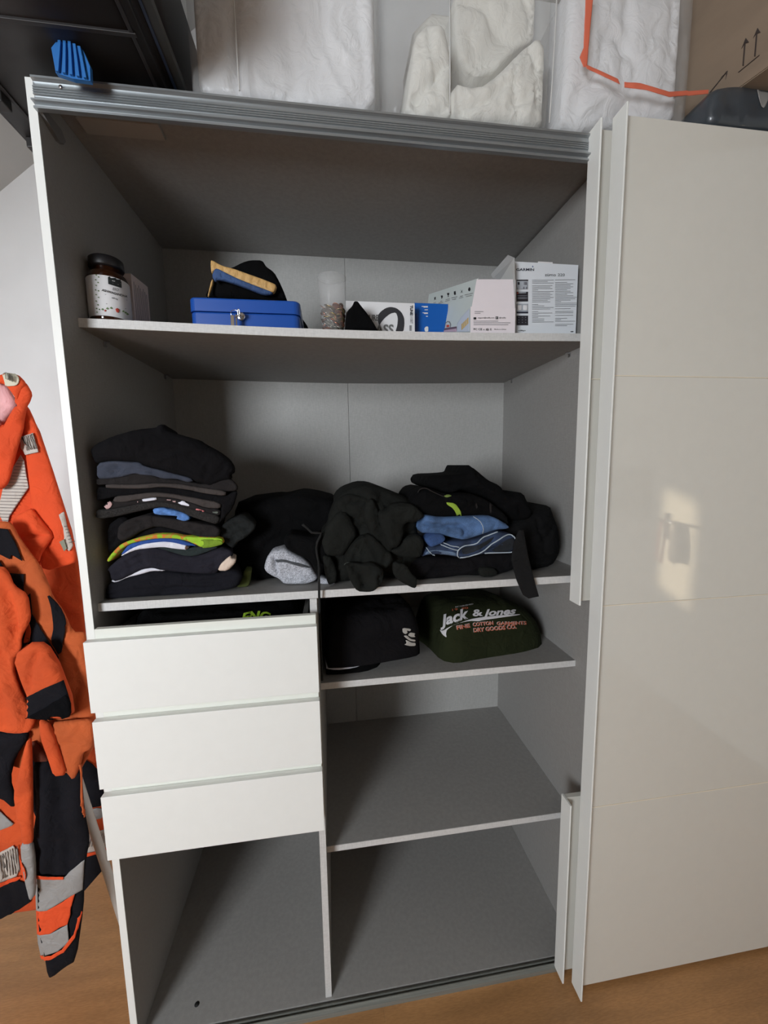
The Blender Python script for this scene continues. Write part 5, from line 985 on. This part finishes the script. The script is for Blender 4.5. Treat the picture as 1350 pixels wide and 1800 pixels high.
pcloth('pocket_flap', CZ([(305, 85), (430, 70), (560, 60), (590, 120), (575, 250), (515, 275), (500, 355), (458, 455), (400, 380), (385, 280), (330, 180)]), y3_-.020, m_o3, j3, r=.012, front=.006, depth=.015, amp=.003, h=.008, seed=83, creases=[(CZ([(330, 130), (440, 150), (470, 110)]), .004, .005)])
pcloth('side_strip', CZ([(488, 345), (505, 360), (512, 600), (530, 690), (518, 670), (498, 590), (500, 420)]), y3_-.022, m_o3, j3, r=.003, front=.006, depth=.015, amp=0, h=.006)
pcloth('apron_strip', CZ([(150, 210), (180, 180), (188, 300), (196, 820), (190, 852), (130, 852), (116, 722), (95, 705), (72, 520), (112, 380)]), y3_-.040, m_o2, j3, r=.010, front=.006, depth=.015, amp=.003, f=(12, 5), h=.007, seed=84)
tl_ = pcloth('apron_tail', CZ([(118, 845), (190, 845), (208, 960), (212, 1180), (182, 1216), (150, 1110), (128, 960)]), y3_-.036, m_gb, j3, r=.006, front=.006, depth=.015, amp=.002, h=.006, seed=85)
p3('orange_band', CZ([(118, 900), (135, 945), (165, 1000), (168, 1060), (150, 1075), (132, 1010)]), m_o1, [tl_], .002, 4)
pcloth('inner_layer', CZ([(180, 180), (290, 310), (300, 330), (190, 330)]), y3_-.018, mat('dark_rust_cloth', (92, 40, 22), .9, 'fabric'), j3, r=.004, front=.006, depth=.015, amp=0, h=.008)

# ------------------------------------------------------------------ the room behind the photographer, seen mirrored in the gloss doors
dr1 = tag(empty('door_1', (XR-.03, -.62, 0)), kind='structure')
box('door_leaf', XR-.045, XR-.006, -1.30, -.45, .01, 2.02, m_white, dr1)
for y0, y1, z0, z1_ in ((-1.37, -1.305, 0, 2.09), (-.445, -.38, 0, 2.09), (-1.37, -.38, 2.03, 2.09)): box('door_frame', XR-.03, XR-.001, y0, y1, z0, z1_, m_white, dr1)
box('escutcheon', XR-.053, XR-.045, -1.25, -1.21, .95, 1.10, m_chrome, dr1); 
hn = tube('door_handle', [(XR-.05, -1.23, 1.06), (XR-.10, -1.23, 1.06), (XR-.105, -1.215, 1.06), (XR-.105, -1.06, 1.055)], .008, m_chrome, dr1, 10)
tube('lanyard', [(XR-.10, -1.205, 1.07), (XR-.12, -1.205, 1.0), (XR-.115, -1.215, .85), (XR-.10, -1.20, .82), (XR-.09, -1.195, 1.0), (XR-.095, -1.20, 1.07)], .006, mat('red_ribbon', (170, 50, 45), .7), None, 8)
tag(bpy.data.objects['lanyard'], 'red ribbon hanging on the door handle, seen mirrored in glossy door', 'ribbon')
tag(cloth('tote_bag', [(.02, .05), (.10, .05), (.08, .26), (.04, .26)], 0, mat('grey_tote', (120, 118, 120), .9, 'fabric'), r=.02, depth=.05, amp=.004, h=.02), 'grey cloth bag hanging on the door handle, mirrored in glossy door', 'bag')
o = bpy.data.objects['tote_bag']; o.rotation_euler = (0, 0, math.pi/2); o.location = (XR-.055, -1.19, .79)
o = box('wall_picture', XR-.03, XR-.001, -1.95, -1.40, 1.05, 1.35, mat('dark_frame', (95, 80, 74), .6)); tag(o, 'dark box shape on the far wall, mirrored beside the door handle', 'picture')
